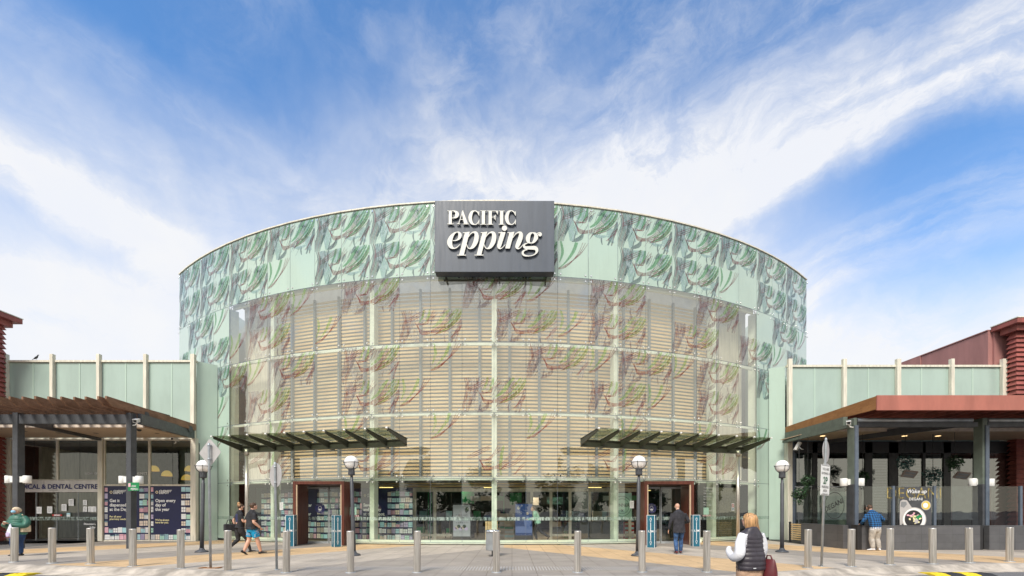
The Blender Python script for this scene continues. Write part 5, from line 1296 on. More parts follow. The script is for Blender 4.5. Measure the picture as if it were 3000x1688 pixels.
# ================================================================== red clad towers and the long red wall
def tower(name_lab, x0, x1, y0, y1, H, side):
    t = thing('clad_tower', name_lab, 'tower', ((x0 + x1) / 2, (y0 + y1) / 2, 0))
    m = MB(); z = 0; p = .236
    while z < H - .02:
        h = min(p, H - z); o, i = .10, .0
        m.hexa([(x0 - o, y0 - o, z + .05), (x1 + o, y0 - o, z + .05), (x1 + o, y1 + o, z + .05), (x0 - o, y1 + o, z + .05), (x0 - i - .02, y0 - i - .02, z + h), (x1 + i + .02, y0 - i - .02, z + h), (x1 + i + .02, y1 + .02, z + h), (x0 - i - .02, y1 + .02, z + h)])
        z += p
    m.box((x0, y0, 0), (x1, y1, H)); m.build('cladding', M['redclad'], t)
    m = MB(); m.box((x0 - .25, y0 - .25, H), (x1 + .25, y1 + .25, H + .28)); m.box((x0 - .48, y0 - .48, H + .281), (x1 + .48, y1 + .48, H + .52)); m.build('cap', M['redclad'], t, bevel=.01)
    m = MB(); m.box((x0 - .50, y0 - .50, H + .521), (x1 + .50, y1 + .50, H + .56)); m.build('flashing', M['cream'], t)
tower('dark red ribbed cladding tower at the left edge beside the medical centre', -31, -25.1, 20.2, 22.05, 10.6, -1)
tower('dark red ribbed cladding tower at the right edge behind the cafe', 25.35, 32, 22.5, 22.78, 10.50, 1)
m = MB(); m.box((25.0, 23.2, 0), (26.2, 23.299, 10.85)); m.box((24.78, 23.3, 0), (25.1, 27.1, 10.85)); m.box((24.73, 27.12, 0), (25.1, 31.5, 10.87)); m.box((24.78, 31.52, 0), (25.1, 60, 10.85)); m.box((25.1, 24, 0), (60, 60, 10.7)); m.box((24.74, 23.3, 10.88), (25.12, 60, 10.93))
tag(m.build('red_wall', M['redwall'], base=(24, 30, 0)), 'plain dull red wall running back behind the right glass parapet', 'wall')
m = MB(); m.box((-26, 23.2, 8.9), (-23.8, 23.5, 9.25)); m.box((-60, 24, 0), (-25.2, 60, 9.0)); tag(m.build('rear_building', M['cream'], base=(-26, 24, 0)), 'pale flat roofed block behind the left red tower', 'building')

# ================================================================== bollards
bm_ = thing('bollard', 'x', 'bollard', (0, 0, 0), 0, 'stainless steel bollards along the kerb')
m = MB(); ribs = []
for z in (0, 1.0):
    ribs.append([Vector(((.081 + .0025 * (k % 2)) * math.cos(k * math.pi / 24), (.081 + .0025 * (k % 2)) * math.sin(k * math.pi / 24), z)) for k in range(48)])
m.loft(ribs, 0, False, False); m.lathe([(.0835, 1.0), (.080, 1.012), (.001, 1.018)], (0, 0, 0), 32, 0, True, False); m.build('post', M['steel_b'], bm_, local=True)
m = MB(); m.lathe([(.001, .012), (.125, .011), (.13, .004), (.13, 0)], (0, 0, 0), 28, 0, True, False); m.build('base_plate', M['galv'], bm_, local=True)
BL = [(42, 1646.6, 'bollard in front of the woman in the green jacket, leftmost of the row'), (153, 1649.5, 'second bollard from the left edge, before the medical centre doors'), (266, 1652, 'bollard before the right end of the medical centre doors'),
      (389, 1659, 'bollard just in front of the post with the green plate'), (529.5, 1665, 'bollard in front of the chemist window reading Open every day'), (667, 1672, 'bollard beside the walking couple, left of them'),
      (838.8, 1677.4, 'bollard right of the round sign pole, before the left door'), (1027.3, 1677.4, 'bollard in front of the globe lamp right of the left door'), (1222, 1677, 'bollard standing alone between the left door and the litter bin'),
      (1454.4, 1676.7, 'bollard directly in front of the grey litter bin'), (1692.2, 1676.7, 'bollard standing alone between the litter bin and the globe lamp by the right door'), (1881.4, 1675.6, 'bollard in front of the globe lamp left of the right door'),
      (2070.7, 1675.6, 'scratched bollard between the man in the coat and the blonde woman'), (2367, 1664, 'bollard just left of the pole with the 2P parking sign'), (2494, 1659.7, 'bollard right of the 2P pole, before the cafe corner post'),
      (2607.8, 1654.4, 'bollard right of the man in the plaid shirt'), (2733, 1651.8, 'bollard right of the cafe food poster'), (2840, 1648.7, 'bollard just left of the second cafe post'), (2957.8, 1645.6, 'bollard at the right edge of the picture, last of the row')]
for i, (x, y, lab) in enumerate(BL):
    o = bm_ if i == 0 else copy_tree(bm_); p = G(x, y); o.location = p; o.rotation_euler = (R(.5) * math.sin(i * 2.1), R(.6) * math.cos(i * 1.7), i * .7); o["label"] = lab

# ================================================================== globe lamps
def lamp_post():
    t = thing('street_lamp', 'x', 'street lamp', (0, 0, 0), 0, 'white globe street lamps on charcoal posts')
    m = MB(); m.lathe([(.001, 0), (.215, 0), (.22, .02), (.19, .05), (.10, .09), (.075, .15), (.065, .16)], (0, 0, 0), 24, 0, True, False)
    m.build('base', M['charcoal'], t, local=True)
    MB().lathe([(.068, .13), (.066, 1.1), (.062, 1.12), (.058, 2.5), (.045, 2.52), (.042, 2.72)], (0, 0, 0), 18).build('post', M['charcoal'], t, local=True)
    m = MB()
    for k in range(4):
        a = k * math.pi / 2 + .5; d = Vector((math.cos(a), math.sin(a), 0))
        m.tube([d * (.245 * math.sin(q)) + Vector((0, 0, 3.12 - .245 * math.cos(q))) for q in [R(35 + 55 * j / 6) for j in range(7)]], .011, 6)
        m.tube([d * .06 + Vector((0, 0, 2.70)), d * .10 + Vector((0, 0, 2.74)), d * .10 + Vector((0, 0, 2.90))], .014, 6)
        m.tube([d * .245 + Vector((0, 0, 3.12)), d * .28 + Vector((0, 0, 3.15))], .012, 6)
    m.tube([Vector((.245 * math.cos(q * math.pi / 16), .245 * math.sin(q * math.pi / 16), 3.12)) for q in range(33)], .011, 6, 0, True, False)
    m.lathe([(.05, 2.68), (.11, 2.70), (.11, 2.75), (.10, 2.88), (.14, 2.92), (.05, 2.93)], (0, 0, 0), 18)
    c = m.build('cage', M['charcoal'], t, local=True)
    MB().sphere((0, 0, 3.12), .228, 28, 18).build('globe', M['globe'], t, local=True)
    return t
lp_ = lamp_post()
for i, (x, y, lean, lab) in enumerate(((591, 1618, 1.2, 'globe lamp partly behind the diamond sign, against the green glass'), (1037, 1628, -1.6, 'globe lamp right of the left entrance door'), (1868, 1629, 1.3, 'globe lamp left of the right entrance door'), (2291, 1618, .6, 'globe lamp beside the cafe, in front of the green glass corner'))):
    o = lp_ if i == 0 else copy_tree(lp_); o.location = G(x, y); o.rotation_euler = (0, R(lean), .3 * i); o["label"] = lab

# ================================================================== sign poles
def pole(x, y, top, lab, lean=0.0, feet=False, r=.030):
    p = G(x, y); t = thing('sign_pole', lab, 'sign pole', p); t.rotation_euler = (0, R(lean), 0)
    MB().lathe([(r, 0), (r, top - .06), (r * .98, top - .02), (r * .5, top)], (0, 0, 0), 14).build('pole', M['galv'], t, local=True)
    m = MB()
    if feet:
        m.box((-.26, -.07, .0), (.26, .07, .012)); m.box((-.27, -.10, .013), (-.16, .10, .022)); m.box((.16, -.10, .013), (.27, .10, .022))
    else: m.lathe([(.07, 0), (.07, .01), (.001, .012)], (0, 0, 0), 14)
    m.build('base_plate', M['rust'] if feet else M['galv'], t, local=True); return t
t = pole(617, 1664.6, 3.28, 'galvanised pole with a diamond sign seen from behind', -.8, True)
rm = Matrix.Rotation(R(-15), 3, 'Z')
m = MB(); q = [rm @ Vector(v) for v in ((-.375, .055, 0), (0, .055, -.375), (.375, .055, 0), (0, .055, .375))]; c = Vector((-.045, .03, 3.04)); b = rm @ Vector((0, .006, 0))
def rounded(q, k=.12):
    o_ = []
    for i in range(4):
        a, p_, n_ = q[i - 1], q[i], q[(i + 1) % 4]; o_ += [p_.lerp(a, k), p_.lerp(a, k * .3).lerp(n_, k * .15), p_.lerp(n_, k * .3).lerp(a, k * .15), p_.lerp(n_, k)]
    return o_
qq = rounded(q); f0 = [c + v for v in qq]; f1 = [c + v + b for v in qq]
m.face(f0); m.face(f1[::-1])
for i in range(len(qq)): j = (i + 1) % len(qq); m.face([f0[i], f0[j], f1[j], f1[i]])
m.build('diamond_sign', M['signback'], t, local=True)
m = MB()
for z in (2.86, 3.22): m.lathe([(.036, z - .02), (.036, z + .02)], (0, 0, 0), 12); m.obox((-.01, .03, z), (.05, 0, 0), (0, .02, 0), (0, 0, .02))
m.build('clamp', M['galv'], t, local=True)
t = pole(810.8, 1669.7, 2.74, 'galvanised pole with a round sign seen from behind', -.9)
rm = Matrix.Rotation(R(-37), 3, 'Z'); n_ = rm @ Vector((0, 1, 0)); m = MB(); m.tube([Vector((-.02, .05, 2.41)), Vector((-.02, .05, 2.41)) + n_ * .008], .315, 36, 0, False); m.build('round_sign', M['signback'], t, local=True)
m = MB()
for z in (2.22, 2.62): m.lathe([(.036, z - .02), (.036, z + .02)], (0, 0, 0), 12); m.obox((-.005, .03, z), (.03, 0, 0), (0, .02, 0), (0, 0, .02))
m.build('clamp', M['galv'], t, local=True)
t = pole(2406.6, 1659.7, 3.48, 'galvanised pole carrying the white and green 2P parking area sign', 2.0)
rm = Matrix.Rotation(R(30), 3, 'Z'); ux = rm @ Vector((1, 0, 0)); nn = rm @ Vector((0, -1, 0)); c = Vector((-.03, -.0, 2.33)) + nn * .045
m = MB(); m.obox(c, ux * .225, nn * .004, (0, 0, .405), 0)
f = c + nn * .006
for z in (-.40, .40): m.obox(c + nn * .005 + Vector((0, 0, z * .97)), ux * .20, nn * .001, (0, 0, .006), 1)
for tx, sz_, z, mi, bo in (("YOU ARE", .095, .26, 1, .01), ("ENTERING A", .085, .15, 1, .01), ("2P", .26, -.10, 2, .03), ("PARKING", .10, -.22, 1, .01), ("AREA", .10, -.32, 1, .01), ("NO STOPPING ON ROAD", .03, -.375, 1, 0)):
    m.text(tx, sz_, f + Vector((0, 0, z)) + nn * .001, ux, m=mi, bold=bo, xs=.85)
m.build('parking_sign', [M['white'], M['ink'], M['signgreen']], t, local=True)
m = MB(); n2 = Matrix.Rotation(R(41), 3, 'Z') @ Vector((0, 1, 0)); q = Vector((.10, .12, 3.13)); m.tube([q, q + n2 * .008], .305, 32, 0, False); m.build('round_sign', M['signback'], t, local=True)
m = MB(); q = Vector((.12, .12, 2.48)); m.obox(q, Matrix.Rotation(R(40), 3, 'Z') @ Vector((.22, 0, 0)), n2 * .004, (0, 0, .32)); m.build('plate_sign', M['signback'], t, local=True)

# ================================================================== litter bin
p = G(1444, 1629.5); t = thing('litter_bin', 'grey round litter bin on a short post before the central column', 'litter bin', p)
m = MB(); m.lathe([(.001, .20), (.235, .20), (.238, .22), (.238, .80), (.245, .81), (.245, .83)], (0, 0, 0), 30, 0, True, False); m.build('body', M['galv'], t, local=True)
m = MB()
for k in range(10): a = k * .628; m.sphere((.19 * math.cos(a), .19 * math.sin(a), .845), (.065, .065, .03), 8, 6)
m.lathe([(.26, .80), (.262, .84), (.2, .88), (.12, .87), (.09, .84)], (0, 0, 0), 30); m.build('lid', M['chrome'], t, local=True)
m = MB(); m.lathe([(.04, 0), (.04, .21)], (0, 0, 0), 12); m.lathe([(.13, 0), (.13, .008), (.05, .012)], (0, 0, 0), 18); m.build('stand', M['ink'], t, local=True)

# ================================================================== distancing pillars
def walker(m, c, nz, ux, s, mi, mo):
    c = Vector(c); uz = Vector((0, 0, 1)); P = lambda x, y, d: c + ux * x * s + uz * y * s + nz * d
    m.disc(P(0, .62, .003), nz, .17 * s, 12, mi); m.disc(P(0, .62, .005), nz, .11 * s, 12, mo)
    m.face([P(x, y, .003) for x, y in ((-.30, .30), (-.14, .44), (.14, .44), (.30, .30), (.26, -.05), (.15, -.12), (.12, -.62), (-.12, -.62), (-.15, -.12), (-.26, -.05))], mi)
    m.face([P(x, y, .005) for x, y in ((-.20, .25), (-.10, .35), (.10, .35), (.20, .25), (.14, -.05), (.05, -.14), (.05, -.52), (-.05, -.52), (-.05, -.14), (-.14, -.05))], mo)
for x, y, yaw, s_, lab in ((853, 1600, 6, .17, 'blue distancing pillar left of the left door'), (985.5, 1602, 43, .15, 'blue distancing pillar right of the left door, its edge to the street'),
                           (1909, 1603.5, -30, .16, 'blue distancing pillar left of the right door'), (2037, 1600, -4, .15, 'blue distancing pillar right of the right door')):
    p = G(x, y); t = thing('distancing_pillar', lab, 'pillar sign', p, R(yaw), 'blue distancing pillars at the doors')
    m = MB(); m.box((-s_, -s_, 0), (s_, s_, 1.33)); m.build('body', M['teal'], t, local=True)
    m = MB()
    for nz, ux in (((0, -1, 0), (1, 0, 0)), ((-1, 0, 0), (0, -1, 0)), ((1, 0, 0), (0, 1, 0))):
        nz, ux = Vector(nz), Vector(ux); o = nz * (s_ + .001)
        for z in (1.13, .19): walker(m, o + Vector((0, 0, z)), nz, ux, .135, 0, 1)
        for z0, z1 in ((.32, .61), (.71, 1.0)): m.face([o + ux * a + Vector((0, 0, z)) + nz * .003 for a, z in ((-.011, z0), (.011, z0), (.011, z1), (-.011, z1))], 0)
        for z in (.32, 1.0): m.disc(o + Vector((0, 0, z)) + nz * .003, nz, .018, 8, 0)
        m.text("1.5M", .115, o + Vector((0, 0, .625)) + nz * .004, ux, m=0, bold=.035)
        for a in (-s_ + .008, s_ - .008): m.face([o + ux * (a + q) + Vector((0, 0, z)) + nz * .002 for q, z in ((-.008, 0), (.008, 0), (.008, 1.33), (-.008, 1.33))], 0)
        m.face([o + ux * a + Vector((0, 0, z)) + nz * .002 for a, z in ((-s_ + .017, 1.315), (s_ - .017, 1.315), (s_ - .017, 1.33), (-s_ + .017, 1.33))], 0)
    m.build('marking', [M['paper'], M['teal']], t, local=True)

# ================================================================== ground markings and humps
m = MB(); X = XA(886, 11.65)
while X < XA(2030, 11.65):
    m.box((X, 11.28, .0), (X + .032, 12.02, .006)); X += .078
tag(m.build('tactile_strip', M['signback'], base=(0, 11.65, 0)), 'pale strip of raised tactile bars set in the grey paving', 'tactile paving')
def hump(x0, x1, Y, lab):
    X0_, X1_ = XA(x0, Y), XA(x1, Y); t = thing('speed_hump', lab, 'speed hump', ((X0_ + X1_) / 2, Y, ROAD)); n = max(2, round((X1_ - X0_) / .42)); d = (X1_ - X0_) / n
    for i in range(n):
        m = MB(); a, b = X0_ + i * d + .006, X0_ + (i + 1) * d - .006
        m.loft([[Vector((x, Y + yy, ROAD + zz)) for yy, zz in ((-.28, 0), (-.26, .015), (-.12, .05), (.12, .05), (.26, .015), (.28, 0))] for x in (a, b)], 0, False)
        for q in range(3): m.box((a + .05 + q * .12, Y - .09, ROAD + .05), (a + .10 + q * .12, Y - .02, ROAD + .058), 0)
        m.build('segment', M['yellow'] if i % 2 == 0 else M['rubber'], t)
hump(-60, 97, 11.35, 'yellow and black speed hump at the lower left corner'); hump(2712, 2890, 11.45, 'yellow and black speed hump on the asphalt at the right')
m = MB(); m.face([(XA(1590, 10.15), 10.04, .006), (XA(1990, 10.15), 10.04, .006), (XA(1990, 10.15), 10.28, .006), (XA(1590, 10.15), 10.28, .006)])
tag(m.build('painted_line', M['white'], base=(2, 10.1, 0)), kind='structure')
rw_ = random.Random(9)
m = MB()
for x in (1357, 1590, 1635, 1640): c = dp((x - 1448) / 93.5, RR + .05, .02); foliage(m, c, (.05, .03, .03), 22, rw_, .01, .02)
tag(m.build('weeds', M['leaf']), 'tiny weeds growing at the foot of the entrance glass', 'weeds', kind='stuff')
p = W(105, 1051, YW); p.z = ZA(1055, YW) ; t = thing('pigeon', 'small dark bird perched on the left parapet rail', 'bird', p)
m = MB(); m.loft([[Vector((x + 0, .05 * s * math.cos(a), z + .05 * s * math.sin(a))) for a in [k * .785 for k in range(8)]] for x, z, s in ((-.20, .0, .12), (-.12, .05, .3), (-.02, .10, 1.0), (.05, .14, 1.1), (.09, .19, .7), (.10, .23, .55), (.13, .25, .5), (.17, .24, .06))])
for y in (-.02, .02): m.tube([(.02, y, .07), (.03, y, 0)], .005, 5)
m.build('body', M['charcoal'], t, local=True)


# ================================================================== people
SK = pbr('skin', (0.62, 0.36, 0.26), 0.55, var=0.04, vs_=8); HB = pbr('hair_brown', (0.075, 0.04, 0.022), 0.6, var=.3, vs_=30, stretch=(1, 1, .2)); HBL = pbr('hair_blonde', (0.48, 0.27, 0.12), 0.5, var=.35, vs_=22, stretch=(2, 2, .15))
HG = pbr('hair_grey', (0.42, 0.38, 0.35), 0.6, var=.2, vs_=30); JEAN = pbr('denim', (0.035, 0.085, 0.20), 0.85, var=.4, vs_=9, bump=1, bs=16); DJ = pbr('dark_denim', (0.02, 0.05, 0.13), 0.85, var=.2, vs_=9)
BLK = pbr('black_cloth', (0.022, 0.022, 0.026), 0.85, var=.3, vs_=7, bump=1, bs=12); COAT = pbr('charcoal_wool', (0.028, 0.028, 0.035), 0.9, var=.3, vs_=7, bump=1, bs=11); CYS = pbr('cyan_cloth', (0.0, 0.26, 0.50), 0.8, var=.2, vs_=9, bump=1, bs=14)
GRN = pbr('green_puffer', (0.035, 0.135, 0.095), 0.55, var=.15, vs_=6); GRY = pbr('grey_jersey', (0.40, 0.37, 0.33), 0.9, var=.15, vs_=7, bump=1, bs=14); WHC = pbr('white_cloth', (0.74, 0.74, 0.77), 0.8, var=.05, vs_=6, bump=1, bs=10)
VST = pbr('vest_nylon', (0.042, 0.036, 0.046), 0.45, var=.15, vs_=8); BEI = pbr('beige_cloth', (0.62, 0.40, 0.27), 0.85, var=.10, vs_=8, bump=1, bs=12); MAR = pbr('maroon_leather', (0.13, 0.02, 0.025), 0.5, var=.2); NVY = pbr('navy_cloth', (0.03, 0.04, 0.13), 0.8, var=.15)
MNT = pbr('mint_cloth', (0.34, 0.62, 0.47), 0.85, var=.08, vs_=6); KNIT = pbr('cream_knit', (0.68, 0.55, 0.38), 0.9, var=.1, vs_=14, bump=.5, bs=70); MASK = pbr('blue_mask', (0.32, 0.60, 0.80), 0.8); BAG = pbr('plastic_bag', (0.72, 0.70, 0.82), 0.4)


def lo(mb, mi, pts, hint=(1, 0, 0), n=16, sub=5, ribs=None):
    """limb or torso: ellipses (x, y, z, half width, half depth) blended along a smooth line"""
    s = catmull([tuple(p) for p in pts], sub); hint = Vector(hint); rings = []
    for i, p in enumerate(s):
        a, b = Vector(s[max(i - 1, 0)][:3]), Vector(s[min(i + 1, len(s) - 1)][:3]); t = (b - a).normalized()
        u = (hint - t * hint.dot(t)).normalized(); v = t.cross(u); k = 1
        if ribs: k = 1 + ribs[1] * (abs(math.sin(math.pi * p[2] / ribs[0])) ** .6 - .6)
        rings.append([Vector(p[:3]) + u * p[3] * k * math.cos(2 * math.pi * j / n) + v * p[4] * k * math.sin(2 * math.pi * j / n) for j in range(n)])
    return mb.loft(rings, mi, True, True)


def fuse(mb, mats, voxel=.010, smooth=2):
    me = mb.mesh('tmp', mats); ob = bpy.data.objects.new('tmp', me); col.objects.link(ob)
    r = ob.modifiers.new('r', 'REMESH'); r.mode = 'VOXEL'; r.voxel_size = voxel; r.use_smooth_shade = True
    if smooth: s = ob.modifiers.new('s', 'SMOOTH'); s.iterations = smooth; s.factor = .5
    ne = bpy.data.meshes.new_from_object(ob.evaluated_get(bpy.context.evaluated_depsgraph_get()))
    lab = {}
    for f, mi in zip(mb.f, mb.m):
        for v in f: lab[v] = mi
    kd = kdtree.KDTree(len(mb.v))
    for i, v in enumerate(mb.v): kd.insert(v, i)
    kd.balance(); ne.materials.clear()
    for mt in mats: ne.materials.append(mt)
    ne.polygons.foreach_set('material_index', [lab.get(kd.find(p.center)[1], 0) for p in ne.polygons])
    ne.polygons.foreach_set('use_smooth', [True] * len(ne.polygons)); ne.update()
    bpy.data.objects.remove(ob); bpy.data.meshes.remove(me); return ne


def put(me, name, par, label=None):
    me.name = name; o = bpy.data.objects.new(name, me); col.objects.link(o); o.parent = par; return tag(o, label)


def hand(mb, mi, w_, d, palm, s=1.0, curl=.6):
    """palm and five unequal bent fingers growing from the wrist w_ along d; palm = way the palm faces"""
    w_, d, palm = Vector(w_), Vector(d).normalized(), Vector(palm); palm = (palm - d * palm.dot(d)).normalized(); sd = d.cross(palm)
    lo(mb, mi, [(*(w_ - d * .02), .026 * s, .020 * s), (*(w_ + d * .03 * s), .034 * s, .018 * s), (*(w_ + d * .085 * s), .040 * s, .016 * s)], sd, 12, 3)
    for j, (o_, L) in enumerate(((-.030, .068), (-.011, .078), (.010, .074), (.029, .058))):
        b = w_ + d * .078 * s + sd * o_ * s; pts = [b]; dd = d.copy()
        for q in range(3):
            dd = (dd + palm * curl * (.5 + .25 * q)).normalized(); pts.append(pts[-1] + dd * L * s * (.42, .32, .26)[q])
        mb.tube(pts, [.0095 * s, .009 * s, .008 * s, .0065 * s], 8, mi)
    b = w_ + d * .025 * s - sd * .030 * s
    mb.tube([b, b + (d * .6 - sd * .7 + palm * .3).normalized() * .035 * s, b + (d * .6 - sd * .7 + palm * .3).normalized() * .035 * s + (d + palm * .4).normalized() * .032 * s], [.012 * s, .011 * s, .008 * s], 8, mi)


def head(mb, mi, c, pitch=0.0, yaw=0.0, s=1.0, roll=0.0):
    rm = Matrix.Rotation(yaw, 3, 'Z') @ Matrix.Rotation(-pitch, 3, 'X') @ Matrix.Rotation(roll, 3, 'Y'); c = Vector(c)
    S = lambda p, r: mb.sphere(c + rm @ Vector(p) * s, tuple(q * s for q in r), 16, 12, mi, rm)
    S((0, -.005, .02), (.078, .096, .098)); S((0, .022, -.045), (.060, .068, .072)); S((0, .055, -.085), (.032, .03, .026)); S((0, .098, -.018), (.012, .018, .022))
    for x in (-.08, .08): S((x, -.004, -.012), (.012, .018, .032))
    S((0, .088, -.055), (.024, .008, .008)); return rm


def face(par, c, rm, s=1.0):
    m = MB(); c = Vector(c)
    for x in (-.031, .031):
        m.sphere(c + rm @ Vector((x, .083, .008)) * s, .011 * s, 8, 6, 0); m.sphere(c + rm @ Vector((x, .0925, .008)) * s, .005 * s, 6, 5, 1); m.sphere(c + rm @ Vector((x, .088, .030)) * s, (.016 * s, .005 * s, .004 * s), 8, 5, 1, rm)
    m.build('eyes', [M['white'], M['ink']], par, local=True)


def foot(mb, mi, a, yaw=0.0, pitch=0.0, s=1.0):
    rm = Matrix.Rotation(yaw, 3, 'Z') @ Matrix.Rotation(pitch, 3, 'X'); a = Vector(a); P = lambda x, y, z: a + rm @ Vector((x, y, z)) * s
    lo(mb, mi, [(*P(0, -.075, -.045), .024 * s, .022 * s), (*P(0, -.05, -.04), .036 * s, .036 * s), (*P(0, .02, -.035), .038 * s, .040 * s), (*P(0, .10, -.050), .044 * s, .026 * s), (*P(0, .16, -.056), .036 * s, .018 * s), (*P(0, .185, -.058), .018 * s, .012 * s)], rm @ Vector((1, 0, 0)), 14, 3)


def leg(mb, mi, hip, knee, ank, r0=.088, r1=.060, r2=.045, hint=(1, 0, 0)):
    h, k, a = Vector(hip), Vector(knee), Vector(ank)
    lo(mb, mi, [(*(h + Vector((0, 0, .04))), r0 * .95, r0), (*h.lerp(k, .25), r0, r0 * 1.05), (*h.lerp(k, .7), (r0 + r1) / 2 * .95, (r0 + r1) / 2), (*k, r1, r1 * 1.02), (*k.lerp(a, .3), (r1 * .75 + r2 * .35), (r1 * .8 + r2 * .35)), (*a, r2, r2)], hint, 16, 4)


def arm(mb, mi, sh, el, wr, r0=.055, r1=.042, r2=.030, mi2=None, cut=None):
    s_, e, w_ = Vector(sh), Vector(el), Vector(wr)
    if mi2 is None: lo(mb, mi, [(*s_, r0 * .9, r0), (*s_.lerp(e, .4), r0 * .92, r0), (*e, r1, r1 * 1.03), (*e.lerp(w_, .35), r1 * .95, r1), (*w_, r2, r2)], (0, 1, .2), 14, 4)
    else:
        lo(mb, mi, [(*s_, r0 * .9, r0), (*s_.lerp(e, .4), r0 * 1.0, r0 * 1.05), (*s_.lerp(e, cut), r0 * 1.02, r0 * 1.08)], (0, 1, .2), 14, 4)
        lo(mb, mi2, [(*s_.lerp(e, cut - .1), r1 * 1.05, r1 * 1.1), (*e, r1 * .9, r1 * .95), (*e.lerp(w_, .3), r1 * .95, r1), (*w_, r2, r2)], (0, 1, .2), 14, 4)


# --- man in a dark coat walking to the right door
p = G(1989, 1622.5); t = thing('person', 'bald man in dark coat and blue jeans seen from behind at the right door', 'person', p, R(-4))
m = MB()
lo(m, 0, [(0, -.01, .74, .215, .165), (0, -.01, .90, .205, .155), (0, .0, 1.08, .195, .14), (0, .02, 1.25, .212, .14), (0, .05, 1.40, .205, .125), (0, .09, 1.48, .12, .09), (0, .12, 1.53, .068, .068)], (1, 0, 0), 22, 5)
arm(m, 0, (-.20, .05, 1.40), (-.285, .0, 1.10), (-.33, .06, .84), .068, .056, .044); arm(m, 0, (.20, .05, 1.40), (.33, .02, 1.14), (.20, .26, 1.06), .070, .060, .05)
hand(m, 1, (-.335, .07, .82), (-.12, .15, -1), (1, 0, 0)); hand(m, 1, (.18, .28, 1.06), (-.6, .6, .1), (0, 0, -1))
leg(m, 2, (-.09, .0, .84), (-.095, .05, .47), (-.10, -.05, .10), .098, .072, .062); leg(m, 2, (.10, .02, .84), (.10, .10, .48), (.09, .10, .10), .098, .072, .062)
foot(m, 3, (-.10, -.05, .10), R(6)); foot(m, 3, (.09, .10, .10), R(-6))
lo(m, 1, [(0, .11, 1.48, .06, .06), (0, .16, 1.58, .056, .058)], (1, 0, 0), 14, 3); hc = (0, .21, 1.655); rm = head(m, 1, hc, R(-34))
put(fuse(m, [COAT, SK, JEAN, MAR]), 'body', t)
m = MB(); m.sphere(Vector(hc) + rm @ Vector((0, -.028, -.02)), (.078, .076, .062), 16, 10, 0, rm); put(fuse(m, [HG], .009), 'hair', t); face(t, hc, rm)

# --- man in blue plaid shirt leaning at the low wall
p = G(2564, 1613.5); t = thing('person', 'man in blue plaid shirt and grey trousers leaning at the slate wall', 'person', p, R(2))
m = MB()
lo(m, 0, [(0, .0, .86, .20, .155), (0, .0, .98, .215, .155), (0, .03, 1.12, .222, .15), (0, .08, 1.27, .228, .145), (0, .13, 1.40, .21, .125), (0, .17, 1.47, .12, .09), (0, .20, 1.51, .068, .066)], (1, 0, 0), 22, 5)
arm(m, 0, (-.21, .12, 1.38), (-.34, .12, 1.14), (-.30, .30, 1.00), .068, .058, .046); arm(m, 0, (.21, .12, 1.38), (.37, .06, 1.17), (.36, .30, 1.10), .070, .062, .05)
hand(m, 1, (-.30, .31, 1.0), (.1, 1, -.1), (.6, 0, -1)); hand(m, 1, (.35, .32, 1.10), (-.3, 1, -.1), (-.6, 0, -1))
lo(m, 2, [(0, -.005, .80, .185, .15), (0, -.005, .875, .195, .158)], (1, 0, 0), 20, 3)
leg(m, 3, (-.085, .0, .80), (-.10, .05, .45), (-.10, -.02, .10), .115, .090, .072); leg(m, 3, (.095, .0, .80), (.115, .05, .45), (.135, -.02, .10), .112, .088, .07)
lo(m, 3, [(0, .0, .72, .16, .13), (0, .0, .86, .175, .148)], (1, 0, 0), 18, 3)
foot(m, 4, (-.11, -.02, .09), R(62)); foot(m, 4, (.14, -.02, .09), R(-15))
lo(m, 1, [(0, .17, 1.46, .06, .06), (0, .22, 1.57, .056, .058)], (1, 0, 0), 14, 3); hc = (0, .28, 1.625); rm = head(m, 1, hc, R(-38))
put(fuse(m, [M['plaid'], SK, WHC, GRY, WHC]), 'body', t)
m = MB(); m.sphere(Vector(hc) + rm @ Vector((0, -.015, .038)), (.088, .102, .092), 16, 12, 0, rm); m.sphere(Vector(hc) + rm @ Vector((0, -.06, -.02)), (.076, .045, .06), 14, 10, 0, rm); put(fuse(m, [HB], .009), 'hair', t); face(t, hc, rm)

# --- couple walking
p = G(738, 1625); t = thing('person', 'man in black t-shirt and bright blue shorts walking', 'person', p, R(-38))
m = MB()
lo(m, 0, [(0, -.01, .86, .225, .19), (0, .0, .98, .225, .185), (0, .01, 1.12, .22, .175), (0, .01, 1.27, .225, .16), (0, .0, 1.41, .205, .13), (0, .01, 1.49, .12, .09), (0, .02, 1.54, .068, .066)], (1, 0, 0), 22, 5)
arm(m, 0, (-.21, .0, 1.41), (-.27, -.08, 1.14), (-.24, .10, .98), .075, .052, .034, 1, .80); arm(m, 0, (.21, .0, 1.41), (.30, -.06, 1.12), (.30, .14, .93), .075, .052, .034, 1, .80)
hand(m, 1, (-.24, .11, .97), (0, .7, -.7), (1, 0, 0), 1, 1.1); hand(m, 1, (.30, .15, .92), (-.1, .8, -.6), (-1, 0, 0), 1, 1.2)
lo(m, 2, [(-.11, -.03, .60, .105, .115), (-.10, -.01, .76, .115, .125), (-.08, 0, .90, .11, .13)], (1, 0, 0), 18, 3); lo(m, 2, [(.12, .10, .60, .105, .115), (.11, .05, .76, .115, .125), (.09, 0, .90, .11, .13)], (1, 0, 0), 18, 3); lo(m, 2, [(0, 0, .78, .17, .14), (0, 0, .92, .20, .165)], (1, 0, 0), 18, 3)
leg(m, 1, (-.10, -.02, .80), (-.11, -.05, .49), (-.09, -.22, .13), .085, .066, .044); leg(m, 1, (.11, .05, .80), (.12, .13, .50), (.11, .24, .11), .085, .066, .044)
foot(m, 3, (-.09, -.22, .14), R(4), R(-32), 1.08); foot(m, 3, (.11, .24, .10), R(-4), R(8), 1.08)
